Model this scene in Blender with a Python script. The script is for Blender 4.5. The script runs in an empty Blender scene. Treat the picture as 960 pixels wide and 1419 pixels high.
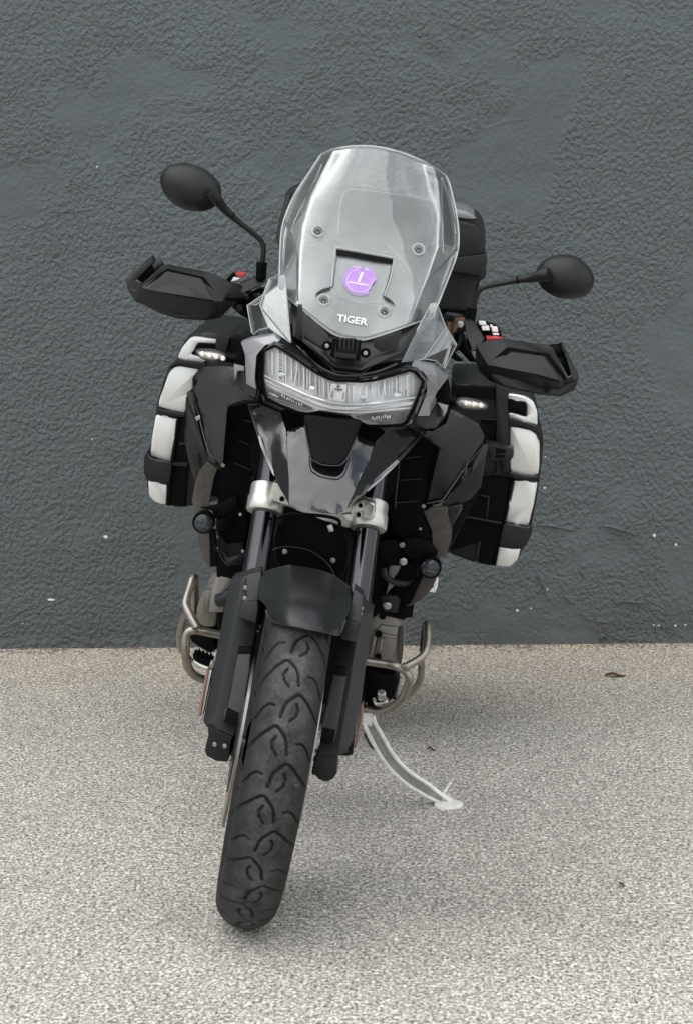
import bpy, bmesh, math, random
import numpy as np
from mathutils import Vector, Matrix
R_=math.radians
random.seed(7)
SC=bpy.context.scene
COL=SC.collection
# ---------------------------------------------------------------- camera
F_PX=3600.0; CH=1.5; PITCH=9.2; W_PX,H_PX=960.0,1419.0
cam=bpy.data.cameras.new('camera'); cam_o=bpy.data.objects.new('camera',cam); COL.objects.link(cam_o)
cam.sensor_fit='VERTICAL'; cam.sensor_height=24.0; cam.lens=24.0*F_PX/H_PX
cam.clip_start=.05; cam.clip_end=400
cam_o.location=(0,0,CH); cam_o.rotation_euler=(R_(90-PITCH),0,0)
SC.camera=cam_o
# ---------------------------------------------------------------- sky, sun, exposure (overcast day)
SUN_EL,SUN_AZ=66,235   # azimuth clockwise from +Y: high, behind the camera to the left
w=bpy.data.worlds.new('World'); SC.world=w; w.use_nodes=True
nt=w.node_tree; nt.nodes.clear()
def N(nt,t,**k):
    n=nt.nodes.new(t)
    for a,b in k.items():
        if a.startswith('i_'): n.inputs[a[2:].replace('_',' ')].default_value=b
        else: setattr(n,a,b)
    return n
sky=N(nt,'ShaderNodeTexSky'); sky.sky_type='NISHITA'; sky.sun_disc=False
sky.sun_elevation=R_(SUN_EL); sky.sun_rotation=R_(SUN_AZ); sky.dust_density=2.0
tc=N(nt,'ShaderNodeTexCoord')
mp=N(nt,'ShaderNodeMapping'); mp.inputs['Scale'].default_value=(1,1,2.2)
nz=N(nt,'ShaderNodeTexNoise'); nz.inputs['Scale'].default_value=2.3; nz.inputs['Detail'].default_value=7; nz.inputs['Roughness'].default_value=.55
rp=N(nt,'ShaderNodeValToRGB'); rp.color_ramp.elements[0].position=.32; rp.color_ramp.elements[0].color=(.15,.15,.15,1)
rp.color_ramp.elements[1].position=.44; rp.color_ramp.elements[1].color=(1,1,1,1)
cl=N(nt,'ShaderNodeValToRGB'); cl.color_ramp.elements[0].position=.35; cl.color_ramp.elements[0].color=(4.0,4.3,4.7,1)
cl.color_ramp.elements[1].position=.7; cl.color_ramp.elements[1].color=(11.8,12.0,12.1,1)
nz2=N(nt,'ShaderNodeTexNoise'); nz2.inputs['Scale'].default_value=3.1; nz2.inputs['Detail'].default_value=6
mx=N(nt,'ShaderNodeMix'); mx.data_type='RGBA'
bg=N(nt,'ShaderNodeBackground'); bg.inputs['Strength'].default_value=.12
out=N(nt,'ShaderNodeOutputWorld'); L=nt.links.new
L(tc.outputs['Generated'],mp.inputs['Vector']); L(mp.outputs[0],nz.inputs['Vector']); L(mp.outputs[0],nz2.inputs['Vector'])
L(nz.outputs['Fac'],rp.inputs[0]); L(nz2.outputs['Fac'],cl.inputs[0])
L(rp.outputs[0],mx.inputs[0]); L(sky.outputs[0],mx.inputs[6]); L(cl.outputs[0],mx.inputs[7]); L(mx.outputs[2],bg.inputs[0]); L(bg.outputs[0],out.inputs[0])
sl=bpy.data.lights.new('sun','SUN'); sl.energy=1.5; sl.angle=R_(85); sl.color=(1,.985,.955)
so=bpy.data.objects.new('sun',sl); COL.objects.link(so)
az=R_(SUN_AZ); el=R_(SUN_EL)
sd=Vector((math.sin(az)*math.cos(el),math.cos(az)*math.cos(el),math.sin(el)))
so.rotation_euler=sd.to_track_quat('Z','Y').to_euler(); so.location=(-3,-3,6)
SC.view_settings.view_transform='Standard'; SC.view_settings.look='None'
SC.view_settings.exposure=0.70; SC.view_settings.gamma=1
# ---------------------------------------------------------------- the motorcycle's own axes: x to image right, y to its tail, z up
_t=R_(PITCH); _fw=Vector((0,math.cos(_t),-math.sin(_t))); _up=Vector((0,math.sin(_t),math.cos(_t))); _C=Vector((0,0,CH))
def ray(px,py): return Vector((1,0,0))*((px-480)/F_PX)+_fw-_up*((py-709.5)/F_PX)
def on_ground(px,py):
    r=ray(px,py); return _C+r*(-CH/r.z)
CONTACT=on_ground(343,1272)
LEAN,YAW=9.9,-2.5
RB=Matrix.Rotation(R_(YAW),3,'Z')@Matrix.Rotation(R_(LEAN),3,'Y')
RBt=RB.transposed()
def P(px,py,y):
    """the point of the bike at distance y behind its front axle that stands at this place"""
    o=RBt@(_C-CONTACT); d=RBt@ray(px,py); k=(y-o.y)/d.y
    return o+d*k
def G(px,py): return RBt@(on_ground(px,py)-CONTACT)
REG={'0':(0,0,1),'A':(340,190,3),'B':(320,450,3),'C':(160,200,4),'D':(600,270,4),'E':(190,440,4.0524),'F':(560,520,4.1714),'g':(330,650,3.3103),
 'H':(230,780,4.7316),'T':(280,850,3.1542),'S':(420,820,4),'K1':(440,335,8),'K2':(350,470,7.385),'K3':(470,500,6.4),'K4':(260,650,7.09),
 'K5':(520,700,8),'K6':(340,540,6.857),'K7':(470,560,6.4),'K8':(500,840,6.857)}
def Q(reg,pts,y=None):
    """outline points (u,v[,y]) of one detail study -> points on the bike"""
    x0,y0,s=REG[reg]; o=[]
    for p in pts:
        yy=p[2] if len(p)>2 else y
        a,b=x0+p[0]/s,y0+p[1]/s
        if callable(yy): yy=yy(a,b)
        o.append(P(a,b,yy))
    return o
def plane(y0,cx,cy,ax,ay): return lambda a,b: y0+ax*(a-cx)+ay*(b-cy)
# ---------------------------------------------------------------- materials
MATS={}
def mat(name,col,rough=.5,metal=0,coat=0,var=.15,vscale=60,bump=0,bscale=300,spec=.5,dust=0,dustcol=(.25,.23,.2),coatr=.05,aniso=None):
    m=bpy.data.materials.new(name); m.use_nodes=True; t=m.node_tree; b=t.nodes['Principled BSDF']; l=t.links.new
    b.inputs['Roughness'].default_value=rough; b.inputs['Metallic'].default_value=metal
    b.inputs['Coat Weight'].default_value=coat; b.inputs['Coat Roughness'].default_value=coatr
    b.inputs['Specular IOR Level'].default_value=spec
    tc=N(t,'ShaderNodeTexCoord'); n=N(t,'ShaderNodeTexNoise'); n.inputs['Scale'].default_value=vscale; n.inputs['Detail'].default_value=6; n.inputs['Roughness'].default_value=.6
    if aniso:
        mp=N(t,'ShaderNodeMapping'); mp.inputs['Scale'].default_value=aniso; l(tc.outputs['Object'],mp.inputs[0]); src=mp.outputs[0]
    else: src=tc.outputs['Object']
    l(src,n.inputs['Vector'])
    r=N(t,'ShaderNodeValToRGB'); r.color_ramp.elements[0].position=.3; r.color_ramp.elements[1].position=.7
    r.color_ramp.elements[0].color=tuple(c*(1-var) for c in col)+(1,); r.color_ramp.elements[1].color=tuple(min(1,c*(1+var)) for c in col)+(1,)
    l(n.outputs['Fac'],r.inputs[0]); cout=r.outputs[0]
    if dust>0:
        n2=N(t,'ShaderNodeTexNoise'); n2.inputs['Scale'].default_value=9; n2.inputs['Detail'].default_value=9; n2.inputs['Roughness'].default_value=.7
        l(tc.outputs['Object'],n2.inputs['Vector'])
        mr=N(t,'ShaderNodeMapRange'); mr.inputs[1].default_value=.35; mr.inputs[2].default_value=.75; mr.inputs[3].default_value=0; mr.inputs[4].default_value=dust
        l(n2.outputs['Fac'],mr.inputs[0]); mm=N(t,'ShaderNodeMix'); mm.data_type='RGBA'; l(mr.outputs[0],mm.inputs[0]); l(cout,mm.inputs[6]); mm.inputs[7].default_value=dustcol+(1,)
        cout=mm.outputs[2]
        ra=N(t,'ShaderNodeMapRange'); ra.inputs[1].default_value=0; ra.inputs[2].default_value=1; ra.inputs[3].default_value=rough; ra.inputs[4].default_value=min(1,rough+.5)
        l(mr.outputs[0],ra.inputs[0]); l(ra.outputs[0],b.inputs['Roughness'])
    l(cout,b.inputs['Base Color'])
    if bump>0:
        n3=N(t,'ShaderNodeTexNoise'); n3.inputs['Scale'].default_value=bscale; n3.inputs['Detail'].default_value=3
        l(tc.outputs['Object'],n3.inputs['Vector']); bp=N(t,'ShaderNodeBump'); bp.inputs['Strength'].default_value=bump; bp.inputs['Distance'].default_value=.001
        l(n3.outputs['Fac'],bp.inputs['Height']); l(bp.outputs[0],b.inputs['Normal'])
    MATS[name]=m; return m
matte=mat('matte_black_plastic',(.0075,.0078,.0084),.43,dust=.014,dustcol=(.20,.20,.20),bump=.15,spec=.30)
satin=mat('satin_graphite_paint',(.0125,.0135,.0152),.30,spec=.55,var=.06,dust=.012,dustcol=(.2,.2,.21))
fendm=mat('satin_mudguard_plastic',(.0055,.0064,.0075),.30,spec=.4,dust=.015)
guardm=mat('fork_guard_plastic',(.0105,.0122,.0138),.42,spec=.42,dust=.02,bump=.1)
gloss=mat('gloss_black_paint',(.004,.004,.0045),.10,coat=.45,spec=.55,coatr=.04,dust=.01)
deep=mat('deep_black_parts',(.0016,.0017,.0021),.55,spec=.08)
alu=mat('cast_aluminium',(.50,.49,.46),.36,metal=.85,bump=.1,dust=.12)
panel=mat('brushed_aluminium_skin',(.70,.705,.68),.34,metal=.88,aniso=(1,1,.04),vscale=300,var=.05,dust=.06)
cowl=mat('silver_cowl_paint',(.25,.25,.26),.38,metal=.5,coat=.3,var=.06,dust=.05)
nickel=mat('nickel_tube',(.30,.275,.235),.33,metal=.9,dust=.25,dustcol=(.16,.13,.10))
engm=mat('engine_casting',(.24,.225,.205),.40,metal=.7,dust=.25,dustcol=(.10,.085,.07),bump=.2)
dirty=mat('dusty_brown_plastic',(.045,.038,.032),.6,var=.45,vscale=120,dust=.5,dustcol=(.080,.067,.055),bump=.25)
chrome=mat('dark_chromed_tube',(.055,.056,.060),.13,metal=1,var=.05,dust=.03)
screwm=mat('bright_screw_metal',(.34,.34,.34),.3,metal=1)
refl=mat('orange_reflector',(.15,.055,.03),.4,coat=.3,dust=.15)
redm=mat('red_switch',(.55,.03,.03),.35); whitem=mat('white_switch',(.75,.75,.73),.35)
rotor=mat('steel_disc',(.30,.28,.25),.3,metal=1,dust=.2)
copper=mat('brown_fluid_reservoir',(.10,.055,.025),.25,coat=.5)
darkglass=mat('smoked_glass',(.02,.02,.022),.08,coat=1)
reflector=mat('lamp_reflector',(.93,.94,.95),.28,metal=.08,var=.05)
drlm=mat('light_guide_white',(.92,.93,.95),.22,coat=.6,var=.03)
ambm=mat('lamp_lower_reflector',(.09,.09,.08),.25,metal=.4,var=.6,vscale=250)
seatm=mat('seat_vinyl',(.015,.015,.015),.6,bump=.4)
rimm=mat('wheel_black',(.010,.010,.011),.4)
leafm=mat('dead_leaf',(.17,.075,.03),.8,var=.5,vscale=200)
specm=mat('white_paint_chip',(.62,.63,.62),.8)
def clear(name,tint,haze,hz_scale=7,hzvar=.6,gl=1.0,rough=.03,dirt=True):
    m=bpy.data.materials.new(name); m.use_nodes=True; t=m.node_tree; t.nodes.clear(); l=t.links.new
    o=N(t,'ShaderNodeOutputMaterial'); tr=N(t,'ShaderNodeBsdfTransparent'); tr.inputs[0].default_value=tint+(1,)
    g=N(t,'ShaderNodeBsdfGlossy'); g.inputs['Roughness'].default_value=rough
    df=N(t,'ShaderNodeBsdfDiffuse'); df.inputs[0].default_value=(.80,.82,.82,1)
    tl=N(t,'ShaderNodeBsdfTranslucent'); tl.inputs[0].default_value=(.80,.82,.82,1)
    ad=N(t,'ShaderNodeMixShader'); ad.inputs[0].default_value=.4; l(df.outputs[0],ad.inputs[1]); l(tl.outputs[0],ad.inputs[2])
    tc=N(t,'ShaderNodeTexCoord'); n=N(t,'ShaderNodeTexNoise'); n.inputs['Scale'].default_value=hz_scale; n.inputs['Detail'].default_value=9; n.inputs['Roughness'].default_value=.62
    l(tc.outputs['Object'],n.inputs[0]); mr=N(t,'ShaderNodeMapRange'); mr.inputs[1].default_value=.3; mr.inputs[2].default_value=.72; mr.inputs[3].default_value=haze*(1-hzvar); mr.inputs[4].default_value=haze*(1+hzvar)
    l(n.outputs['Fac'],mr.inputs[0]); fac=mr.outputs[0]
    if dirt:
        v=N(t,'ShaderNodeTexVoronoi'); v.inputs['Scale'].default_value=85; l(tc.outputs['Object'],v.inputs[0])
        m2=N(t,'ShaderNodeMapRange'); m2.inputs[1].default_value=.10; m2.inputs[2].default_value=.16; m2.inputs[3].default_value=.5; m2.inputs[4].default_value=0; l(v.outputs['Distance'],m2.inputs[0])
        n5=N(t,'ShaderNodeTexNoise'); n5.inputs['Scale'].default_value=14; l(tc.outputs['Object'],n5.inputs[0])
        m5=N(t,'ShaderNodeMapRange'); m5.inputs[1].default_value=.55; m5.inputs[2].default_value=.75; l(n5.outputs['Fac'],m5.inputs[0])
        mu=N(t,'ShaderNodeMath'); mu.operation='MULTIPLY'; l(m2.outputs[0],mu.inputs[0]); l(m5.outputs[0],mu.inputs[1])
        a2=N(t,'ShaderNodeMath'); a2.operation='ADD'; a2.use_clamp=True; l(fac,a2.inputs[0]); l(mu.outputs[0],a2.inputs[1]); fac=a2.outputs[0]
    hz=N(t,'ShaderNodeMixShader'); l(fac,hz.inputs[0]); l(tr.outputs[0],hz.inputs[1]); l(ad.outputs[0],hz.inputs[2])
    fr=N(t,'ShaderNodeFresnel'); fr.inputs[0].default_value=1.5
    fm=N(t,'ShaderNodeMath'); fm.operation='MULTIPLY'; fm.use_clamp=True; fm.inputs[1].default_value=gl; l(fr.outputs[0],fm.inputs[0])
    # same reflectance from both faces of the sheet
    ge=N(t,'ShaderNodeNewGeometry'); io=N(t,'ShaderNodeMapRange'); io.inputs[3].default_value=1.5; io.inputs[4].default_value=1/1.5
    mix=N(t,'ShaderNodeMixShader'); l(fm.outputs[0],mix.inputs[0]); l(hz.outputs[0],mix.inputs[1]); l(g.outputs[0],mix.inputs[2]); l(mix.outputs[0],o.inputs[0])
    return m
screenm=clear('clear_screen_plastic',(.92,.94,.94),.15,gl=1.55,hz_scale=5,hzvar=.55,rough=.05)
deflm=clear('clear_deflector_plastic',(.91,.93,.93),.05,gl=1.25,dirt=False,rough=.04)
lensm=clear('clear_lamp_lens',(1,1,1),.01,gl=.9,dirt=False)
edgem=clear('polished_plastic_edge',(.85,.9,.9),.50,gl=1.5,hzvar=.1,dirt=False)
# ---------------------------------------------------------------- object helpers
ABS={}; ROT={}
def link(name,me,m,parent,c=None,smooth=35,label=None):
    if m is not None and not me.materials: me.materials.append(m)
    o=bpy.data.objects.new(name,me); COL.objects.link(o)
    c=c or Vector((0,0,0)); ABS[o.name]=c
    if parent is not None:
        o.parent=parent; d=c-ABS.get(parent.name,Vector((0,0,0)))
        if parent.name in ROT:
            q=ROT[parent.name].inverted(); o.location=q@d; o.rotation_mode='QUATERNION'; o.rotation_quaternion=q
        else: o.location=d
    else: o.location=c
    if label: o['label']=label
    return o
def finish(bm,name,m,parent,smooth=35,label=None):
    bmesh.ops.recalc_face_normals(bm,faces=bm.faces)
    vs=[v.co for v in bm.verts]; c=sum(vs,Vector())/len(vs)
    for v in bm.verts: v.co-=c
    me=bpy.data.meshes.new(name); bm.to_mesh(me); bm.free()
    me.shade_smooth()
    me.set_sharp_from_angle(angle=R_(smooth))
    return link(name,me,m,parent,c,label=label)
def rounded(pts,r,n=3):
    o=[]; k=len(pts)
    for i,p in enumerate(pts):
        a=pts[i-1]-p; b=pts[(i+1)%k]-p; la,lb=a.length,b.length
        if la<1e-6 or lb<1e-6: continue
        ra=min(r,la*.45,lb*.45)
        s=p+a*(ra/la); e=p+b*(ra/lb)
        for j in range(n+1):
            t=j/n; o.append(s*(1-t)**2+p*(2*t*(1-t))+e*t*t)
    return o
def slab(name,pts,m,parent,th=.004,bev=.0015,round_=0,smooth=40,label=None,back=Vector((0,1,0))):
    """a solid panel: traced front outline, real thickness towards the back, softened front edge"""
    pts=[Vector(p) for p in pts]
    if round_>0: pts=rounded(pts,round_)
    bm=bmesh.new(); vs=[bm.verts.new(p) for p in pts]
    f=bm.faces.new(vs)
    r=bmesh.ops.extrude_face_region(bm,geom=[f]); nv=[g for g in r['geom'] if isinstance(g,bmesh.types.BMVert)]
    for v in nv: v.co+=back*th
    bm.edges.ensure_lookup_table()
    front=set(vs)
    if bev>0:
        es=[e for e in bm.edges if e.verts[0] in front and e.verts[1] in front and len(e.link_faces)==2]
        try: bmesh.ops.bevel(bm,geom=es,offset=bev,segments=2,profile=.6,affect='EDGES',clamp_overlap=True)
        except Exception: pass
    bmesh.ops.triangulate(bm,faces=[f for f in bm.faces if len(f.verts)>4],ngon_method='EAR_CLIP')
    return finish(bm,name,m,parent,smooth,label)
def shell(name,V,Fs,m,parent,th=.004,bev=0,smooth=30,label=None,back=Vector((0,1,0))):
    bm=bmesh.new(); vs=[bm.verts.new(Vector(v)) for v in V]
    fs=[bm.faces.new([vs[i] for i in f]) for f in Fs]
    bmesh.ops.recalc_face_normals(bm,faces=fs)
    bd=[e for e in bm.edges if len(e.link_faces)==1]; inner=[e for e in bm.edges if len(e.link_faces)==2]
    r=bmesh.ops.extrude_face_region(bm,geom=fs); nv=[g for g in r['geom'] if isinstance(g,bmesh.types.BMVert)]
    for v in nv: v.co+=back*th
    if bev>0:
        fv=set(vs); es=[e for e in bm.edges if e.verts[0] in fv and e.verts[1] in fv]
        bmesh.ops.bevel(bm,geom=es,offset=bev,segments=2,profile=.6,affect='EDGES',clamp_overlap=True)
    bmesh.ops.triangulate(bm,faces=[f for f in bm.faces if len(f.verts)>4])
    return finish(bm,name,m,parent,smooth,label)
def skin(name,pts,m,parent,th=.004,bulge=.0,step=.008,smooth=70,label=None,inner=None,lip=.0012):
    """smooth moulded sheet: traced outline with its own depths, the inside relaxed like a stretched skin, with real thickness"""
    from mathutils.geometry import delaunay_2d_cdt
    from mathutils import Vector as V2
    pts=[Vector(p) for p in pts]; dense=[]
    for i,p in enumerate(pts):
        q=pts[(i+1)%len(pts)]; k=max(1,int((q-p).length/step))
        for j in range(k): dense.append(p.lerp(q,j/k))
    nb=len(dense); xs=[p.x for p in dense]; zs=[p.z for p in dense]
    ins=[]; x=min(xs)+step*.5; row=0
    def inside(x,z):
        c=False
        for i in range(nb):
            a=dense[i]; b=dense[i-1]
            if (a.z>z)!=(b.z>z) and x<(b.x-a.x)*(z-a.z)/(b.z-a.z)+a.x: c=not c
        return c
    z=min(zs)+step*.4
    while z<max(zs):
        x=min(xs)+(step*.5 if row%2 else 0)
        while x<max(xs):
            if inside(x,z) and min((p.x-x)**2+(p.z-z)**2 for p in dense)>(step*.45)**2: ins.append((x,z))
            x+=step
        z+=step*.87; row+=1
    fix={}
    for p in (inner or []):
        ins.append((p.x,p.z)); fix[(round(p.x,5),round(p.z,5))]=p.y
    co=[V2((p.x,p.z)) for p in dense]+[V2(a) for a in ins]
    vs,es,fs,ov,_,_=delaunay_2d_cdt(co,[],[list(range(nb))],1,1e-6)
    Y=[0.0]*len(vs); isb=[False]*len(vs)
    for i,o in enumerate(ov):
        for k in o:
            if k<nb: Y[i]=dense[k].y; isb[i]=True
        key=(round(vs[i].x,5),round(vs[i].y,5))
        if key in fix: Y[i]=fix[key]; isb[i]=True
    nbv=[set() for _ in vs]
    for f in fs:
        for i in range(len(f)): nbv[f[i]].add(f[i-1]); nbv[f[i-1]].add(f[i])
    mean=sum(p.y for p in dense)/nb
    for i in range(len(vs)):
        if not isb[i]:
            ws=[(1/((p.x-vs[i].x)**2+(p.z-vs[i].y)**2+1e-7),p.y) for p in dense]; Y[i]=sum(a*b for a,b in ws)/sum(a for a,b in ws)
    kb=bulge*step*step*.8
    for it in range(260):
        for i in range(len(vs)):
            if not isb[i] and nbv[i]:
                n_=nbv[i]; Y[i]+=1.5*(sum(Y[j] for j in n_)/len(n_)-kb-Y[i])
    bm=bmesh.new(); bv=[bm.verts.new((v.x,Y[i],v.y)) for i,v in enumerate(vs)]
    ff=[bm.faces.new([bv[i] for i in f]) for f in fs]
    r=bmesh.ops.extrude_face_region(bm,geom=ff)
    for g in r['geom']:
        if isinstance(g,bmesh.types.BMVert): g.co.y+=th
    return finish(bm,name,m,parent,smooth,label)
def spline(pts,n=6):
    pts=[Vector(p) for p in pts]; o=[]
    for i in range(len(pts)-1):
        p0=pts[i-1] if i>0 else pts[0]*2-pts[1]; p1=pts[i]; p2=pts[i+1]; p3=pts[i+2] if i+2<len(pts) else pts[-1]*2-pts[-2]
        for j in range(n):
            t=j/n; o.append(.5*((2*p1)+(p2-p0)*t+(2*p0-5*p1+4*p2-p3)*t*t+(3*p1-p0-3*p2+p3)*t**3))
    o.append(pts[-1]); return o
def closed_spline(pts,n=6):
    pts=[Vector(p) for p in pts]; k=len(pts); o=[]
    for i in range(k):
        p0,p1,p2,p3=pts[i-1],pts[i],pts[(i+1)%k],pts[(i+2)%k]
        for j in range(n):
            t=j/n; o.append(.5*((2*p1)+(p2-p0)*t+(2*p0-5*p1+4*p2-p3)*t*t+(3*p1-p0-3*p2+p3)*t**3))
    return o
def tube(name,pts,r,m,parent,n=6,seg=14,smooth=50,label=None,straight=False,flat=1):
    pp=[Vector(p) for p in pts] if straight else spline(pts,n)
    rr=r if isinstance(r,(list,tuple)) else [r]*len(pts)
    if not straight:
        rs=[]
        for i in range(len(pts)-1):
            for j in range(n): rs.append(rr[i]+(rr[i+1]-rr[i])*j/n)
        rs.append(rr[-1])
    else: rs=list(rr)
    bm=bmesh.new(); rings=[]
    up=Vector((0,1,0)); prev=None
    for i,p in enumerate(pp):
        d=(pp[min(i+1,len(pp)-1)]-pp[max(i-1,0)]).normalized()
        if prev is None:
            a=d.cross(up); a=a if a.length>.1 else d.cross(Vector((1,0,0))); a.normalize()
        else:
            a=prev-d*prev.dot(d); a.normalize()
        prev=a; b=d.cross(a)
        rings.append([bm.verts.new(p+(a*math.cos(2*math.pi*k/seg)+b*math.sin(2*math.pi*k/seg)*flat)*rs[i]) for k in range(seg)])
    for i in range(len(rings)-1):
        for k in range(seg): bm.faces.new((rings[i][k],rings[i][(k+1)%seg],rings[i+1][(k+1)%seg],rings[i+1][k]))
    bm.faces.new(rings[0][::-1]); bm.faces.new(rings[-1])
    return finish(bm,name,m,parent,smooth,label)
LCACHE={}
def lathe(name,c,axis,prof,m,parent,seg=24,smooth=35,label=None,key=None):
    """turned part: prof = [(radius, distance along axis)], closed by its ends; alike parts share their mesh"""
    c=Vector(c); axis=Vector(axis).normalized()
    k=(key or name,tuple(prof),seg,m.name)
    if k not in LCACHE:
        bm=bmesh.new(); rings=[]
        for r,h in prof:
            if r<1e-6: rings.append([bm.verts.new((0,0,h))])
            else: rings.append([bm.verts.new((r*math.cos(2*math.pi*i/seg),r*math.sin(2*math.pi*i/seg),h)) for i in range(seg)])
        for a,b in zip(rings,rings[1:]):
            for i in range(seg):
                j=(i+1)%seg
                if len(a)==1 and len(b)==1: continue
                if len(a)==1: bm.faces.new((a[0],b[j],b[i]))
                elif len(b)==1: bm.faces.new((a[i],a[j],b[0]))
                else: bm.faces.new((a[i],a[j],b[j],b[i]))
        for ring in (rings[0],rings[-1]):
            if len(ring)>1 : bm.faces.new(ring)
        bmesh.ops.recalc_face_normals(bm,faces=bm.faces)
        me=bpy.data.meshes.new(name); bm.to_mesh(me); bm.free(); me.shade_smooth(); me.set_sharp_from_angle(angle=R_(smooth)); LCACHE[k]=me
    o=link(name,LCACHE[k],m,parent,c,label=label)
    q=axis.to_track_quat('Z','Y'); ROT[o.name]=q.copy()
    o.rotation_mode='QUATERNION'; o.rotation_quaternion=(ROT[parent.name].inverted()@q) if parent is not None and parent.name in ROT else q
    return o
def cyl(name,a,b,r,m,parent,seg=24,bev=.0015,label=None,r2=None):
    a=Vector(a); b=Vector(b); h=(b-a).length; r2=r if r2 is None else r2
    return lathe(name,a,b-a,[(r-bev,0),(r,bev),(r2,h-bev),(r2-bev,h)],m,parent,seg,label=label,key=name+str(round(h,4)))
BOLT=[(.0,.0),(.0050,.0),(.0050,-.0022),(.0044,-.0030),(.0026,-.0032),(.0026,-.0008),(0,-.0008)]
def bolt(c,parent,s=1.0,axis=(0,1,0),name='bolt',m=None):
    o=lathe(name,c,axis,[(r*s,h*s) for r,h in BOLT],m or screwm,parent,seg=14); return o
def dome(name,outline,y0,h,m,parent,ctr=None,n=7,rings=9,back=.02,pw=.5,label=None,smooth=60):
    """rounded shell: outline bulging by h towards the front, flat back"""
    pts=closed_spline(outline,n); c=ctr or sum(pts,Vector())/len(pts)
    bm=bmesh.new(); rs=[]
    for i in range(1,rings+1):
        t=i/rings; rr=math.sin(t*math.pi/2)
        d=h*(1-rr*rr)**pw
        rs.append([bm.verts.new(c+(p-c)*rr+Vector((0,-d,0))) for p in pts])
    top=bm.verts.new(c+Vector((0,-h,0))); k=len(pts)
    for i in range(k): bm.faces.new((top,rs[0][i],rs[0][(i+1)%k]))
    for a,b in zip(rs,rs[1:]):
        for i in range(k): bm.faces.new((a[i],b[i],b[(i+1)%k],a[(i+1)%k]))
    last=[bm.verts.new(c+(v.co-c)*.94+Vector((0,back,0))) for v in rs[-1]]
    for i in range(k): bm.faces.new((rs[-1][i],last[i],last[(i+1)%k],rs[-1][(i+1)%k]))
    bm.faces.new(last)
    return finish(bm,name,m,parent,smooth,label)
def resample(pts,n):
    L_=[0]
    for a,b in zip(pts,pts[1:]): L_.append(L_[-1]+math.dist(a,b))
    o=[]
    for i in range(n+1):
        s=L_[-1]*i/n; j=0
        while j<len(L_)-2 and L_[j+1]<s: j+=1
        t=(s-L_[j])/max(1e-9,L_[j+1]-L_[j]); t=min(1,max(0,t))
        o.append(tuple(pts[j][k]+(pts[j+1][k]-pts[j][k])*t for k in range(len(pts[0]))))
    return o
def patch(name,reg,left,right,bottom,top,yf,m,parent,n=24,k=24,th=.003,label=None,smooth=40,rim=None,keep=None):
    """a curved sheet filling four traced edges; left/right run bottom->top, bottom/top run left->right; yf(s,t)=distance back"""
    x0,y0,sc=REG[reg]
    Lp,Rp,Bp,Tp=resample(left,k),resample(right,k),resample(bottom,n),resample(top,n)
    bm=bmesh.new(); grid=[]
    for j in range(k+1):
        t=j/k; row=[]
        for i in range(n+1):
            s=i/n
            u=[(1-s)*Lp[j][c]+s*Rp[j][c]+(1-t)*Bp[i][c]+t*Tp[i][c]-((1-s)*(1-t)*Bp[0][c]+s*(1-t)*Bp[-1][c]+(1-s)*t*Tp[0][c]+s*t*Tp[-1][c]) for c in (0,1)]
            row.append(bm.verts.new(P(x0+u[0]/sc,y0+u[1]/sc,yf(s,t))))
        grid.append(row)
    fs=[]
    for j in range(k):
        for i in range(n):
            if keep and not keep((i+.5)/n,(j+.5)/k): continue
            fs.append(bm.faces.new((grid[j][i],grid[j][i+1],grid[j+1][i+1],grid[j+1][i])))
    bmesh.ops.delete(bm,geom=[v for v in bm.verts if not v.link_faces],context='VERTS')
    r=bmesh.ops.extrude_face_region(bm,geom=fs)
    for g in r['geom']:
        if isinstance(g,bmesh.types.BMVert): g.co.y+=th
    pts=[[v.co.copy() for v in row] for row in grid if all(v.is_valid for v in row)]
    o=finish(bm,name,m,parent,smooth,label)
    return o,pts
def text(name,s,c,xdir,zdir,size,m,parent,ext=.0006,sx=1.0,offset=0.0):
    cu=bpy.data.curves.new(name,'FONT'); cu.body=s; cu.size=size; cu.extrude=ext; cu.align_x='CENTER'; cu.align_y='CENTER'; cu.offset=offset; cu.resolution_u=3
    o=bpy.data.objects.new(name,cu); COL.objects.link(o)
    dg=bpy.context.evaluated_depsgraph_get(); me=bpy.data.meshes.new_from_object(o.evaluated_get(dg)); bpy.data.objects.remove(o)
    x=Vector(xdir).normalized(); z=Vector(zdir); z=(z-x*z.dot(x)).normalized(); nrm=x.cross(z)
    M3=Matrix((x*sx,z,nrm)).transposed()
    for v in me.vertices: v.co=M3@v.co
    return link(name,me,m,parent,Vector(c))

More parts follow.
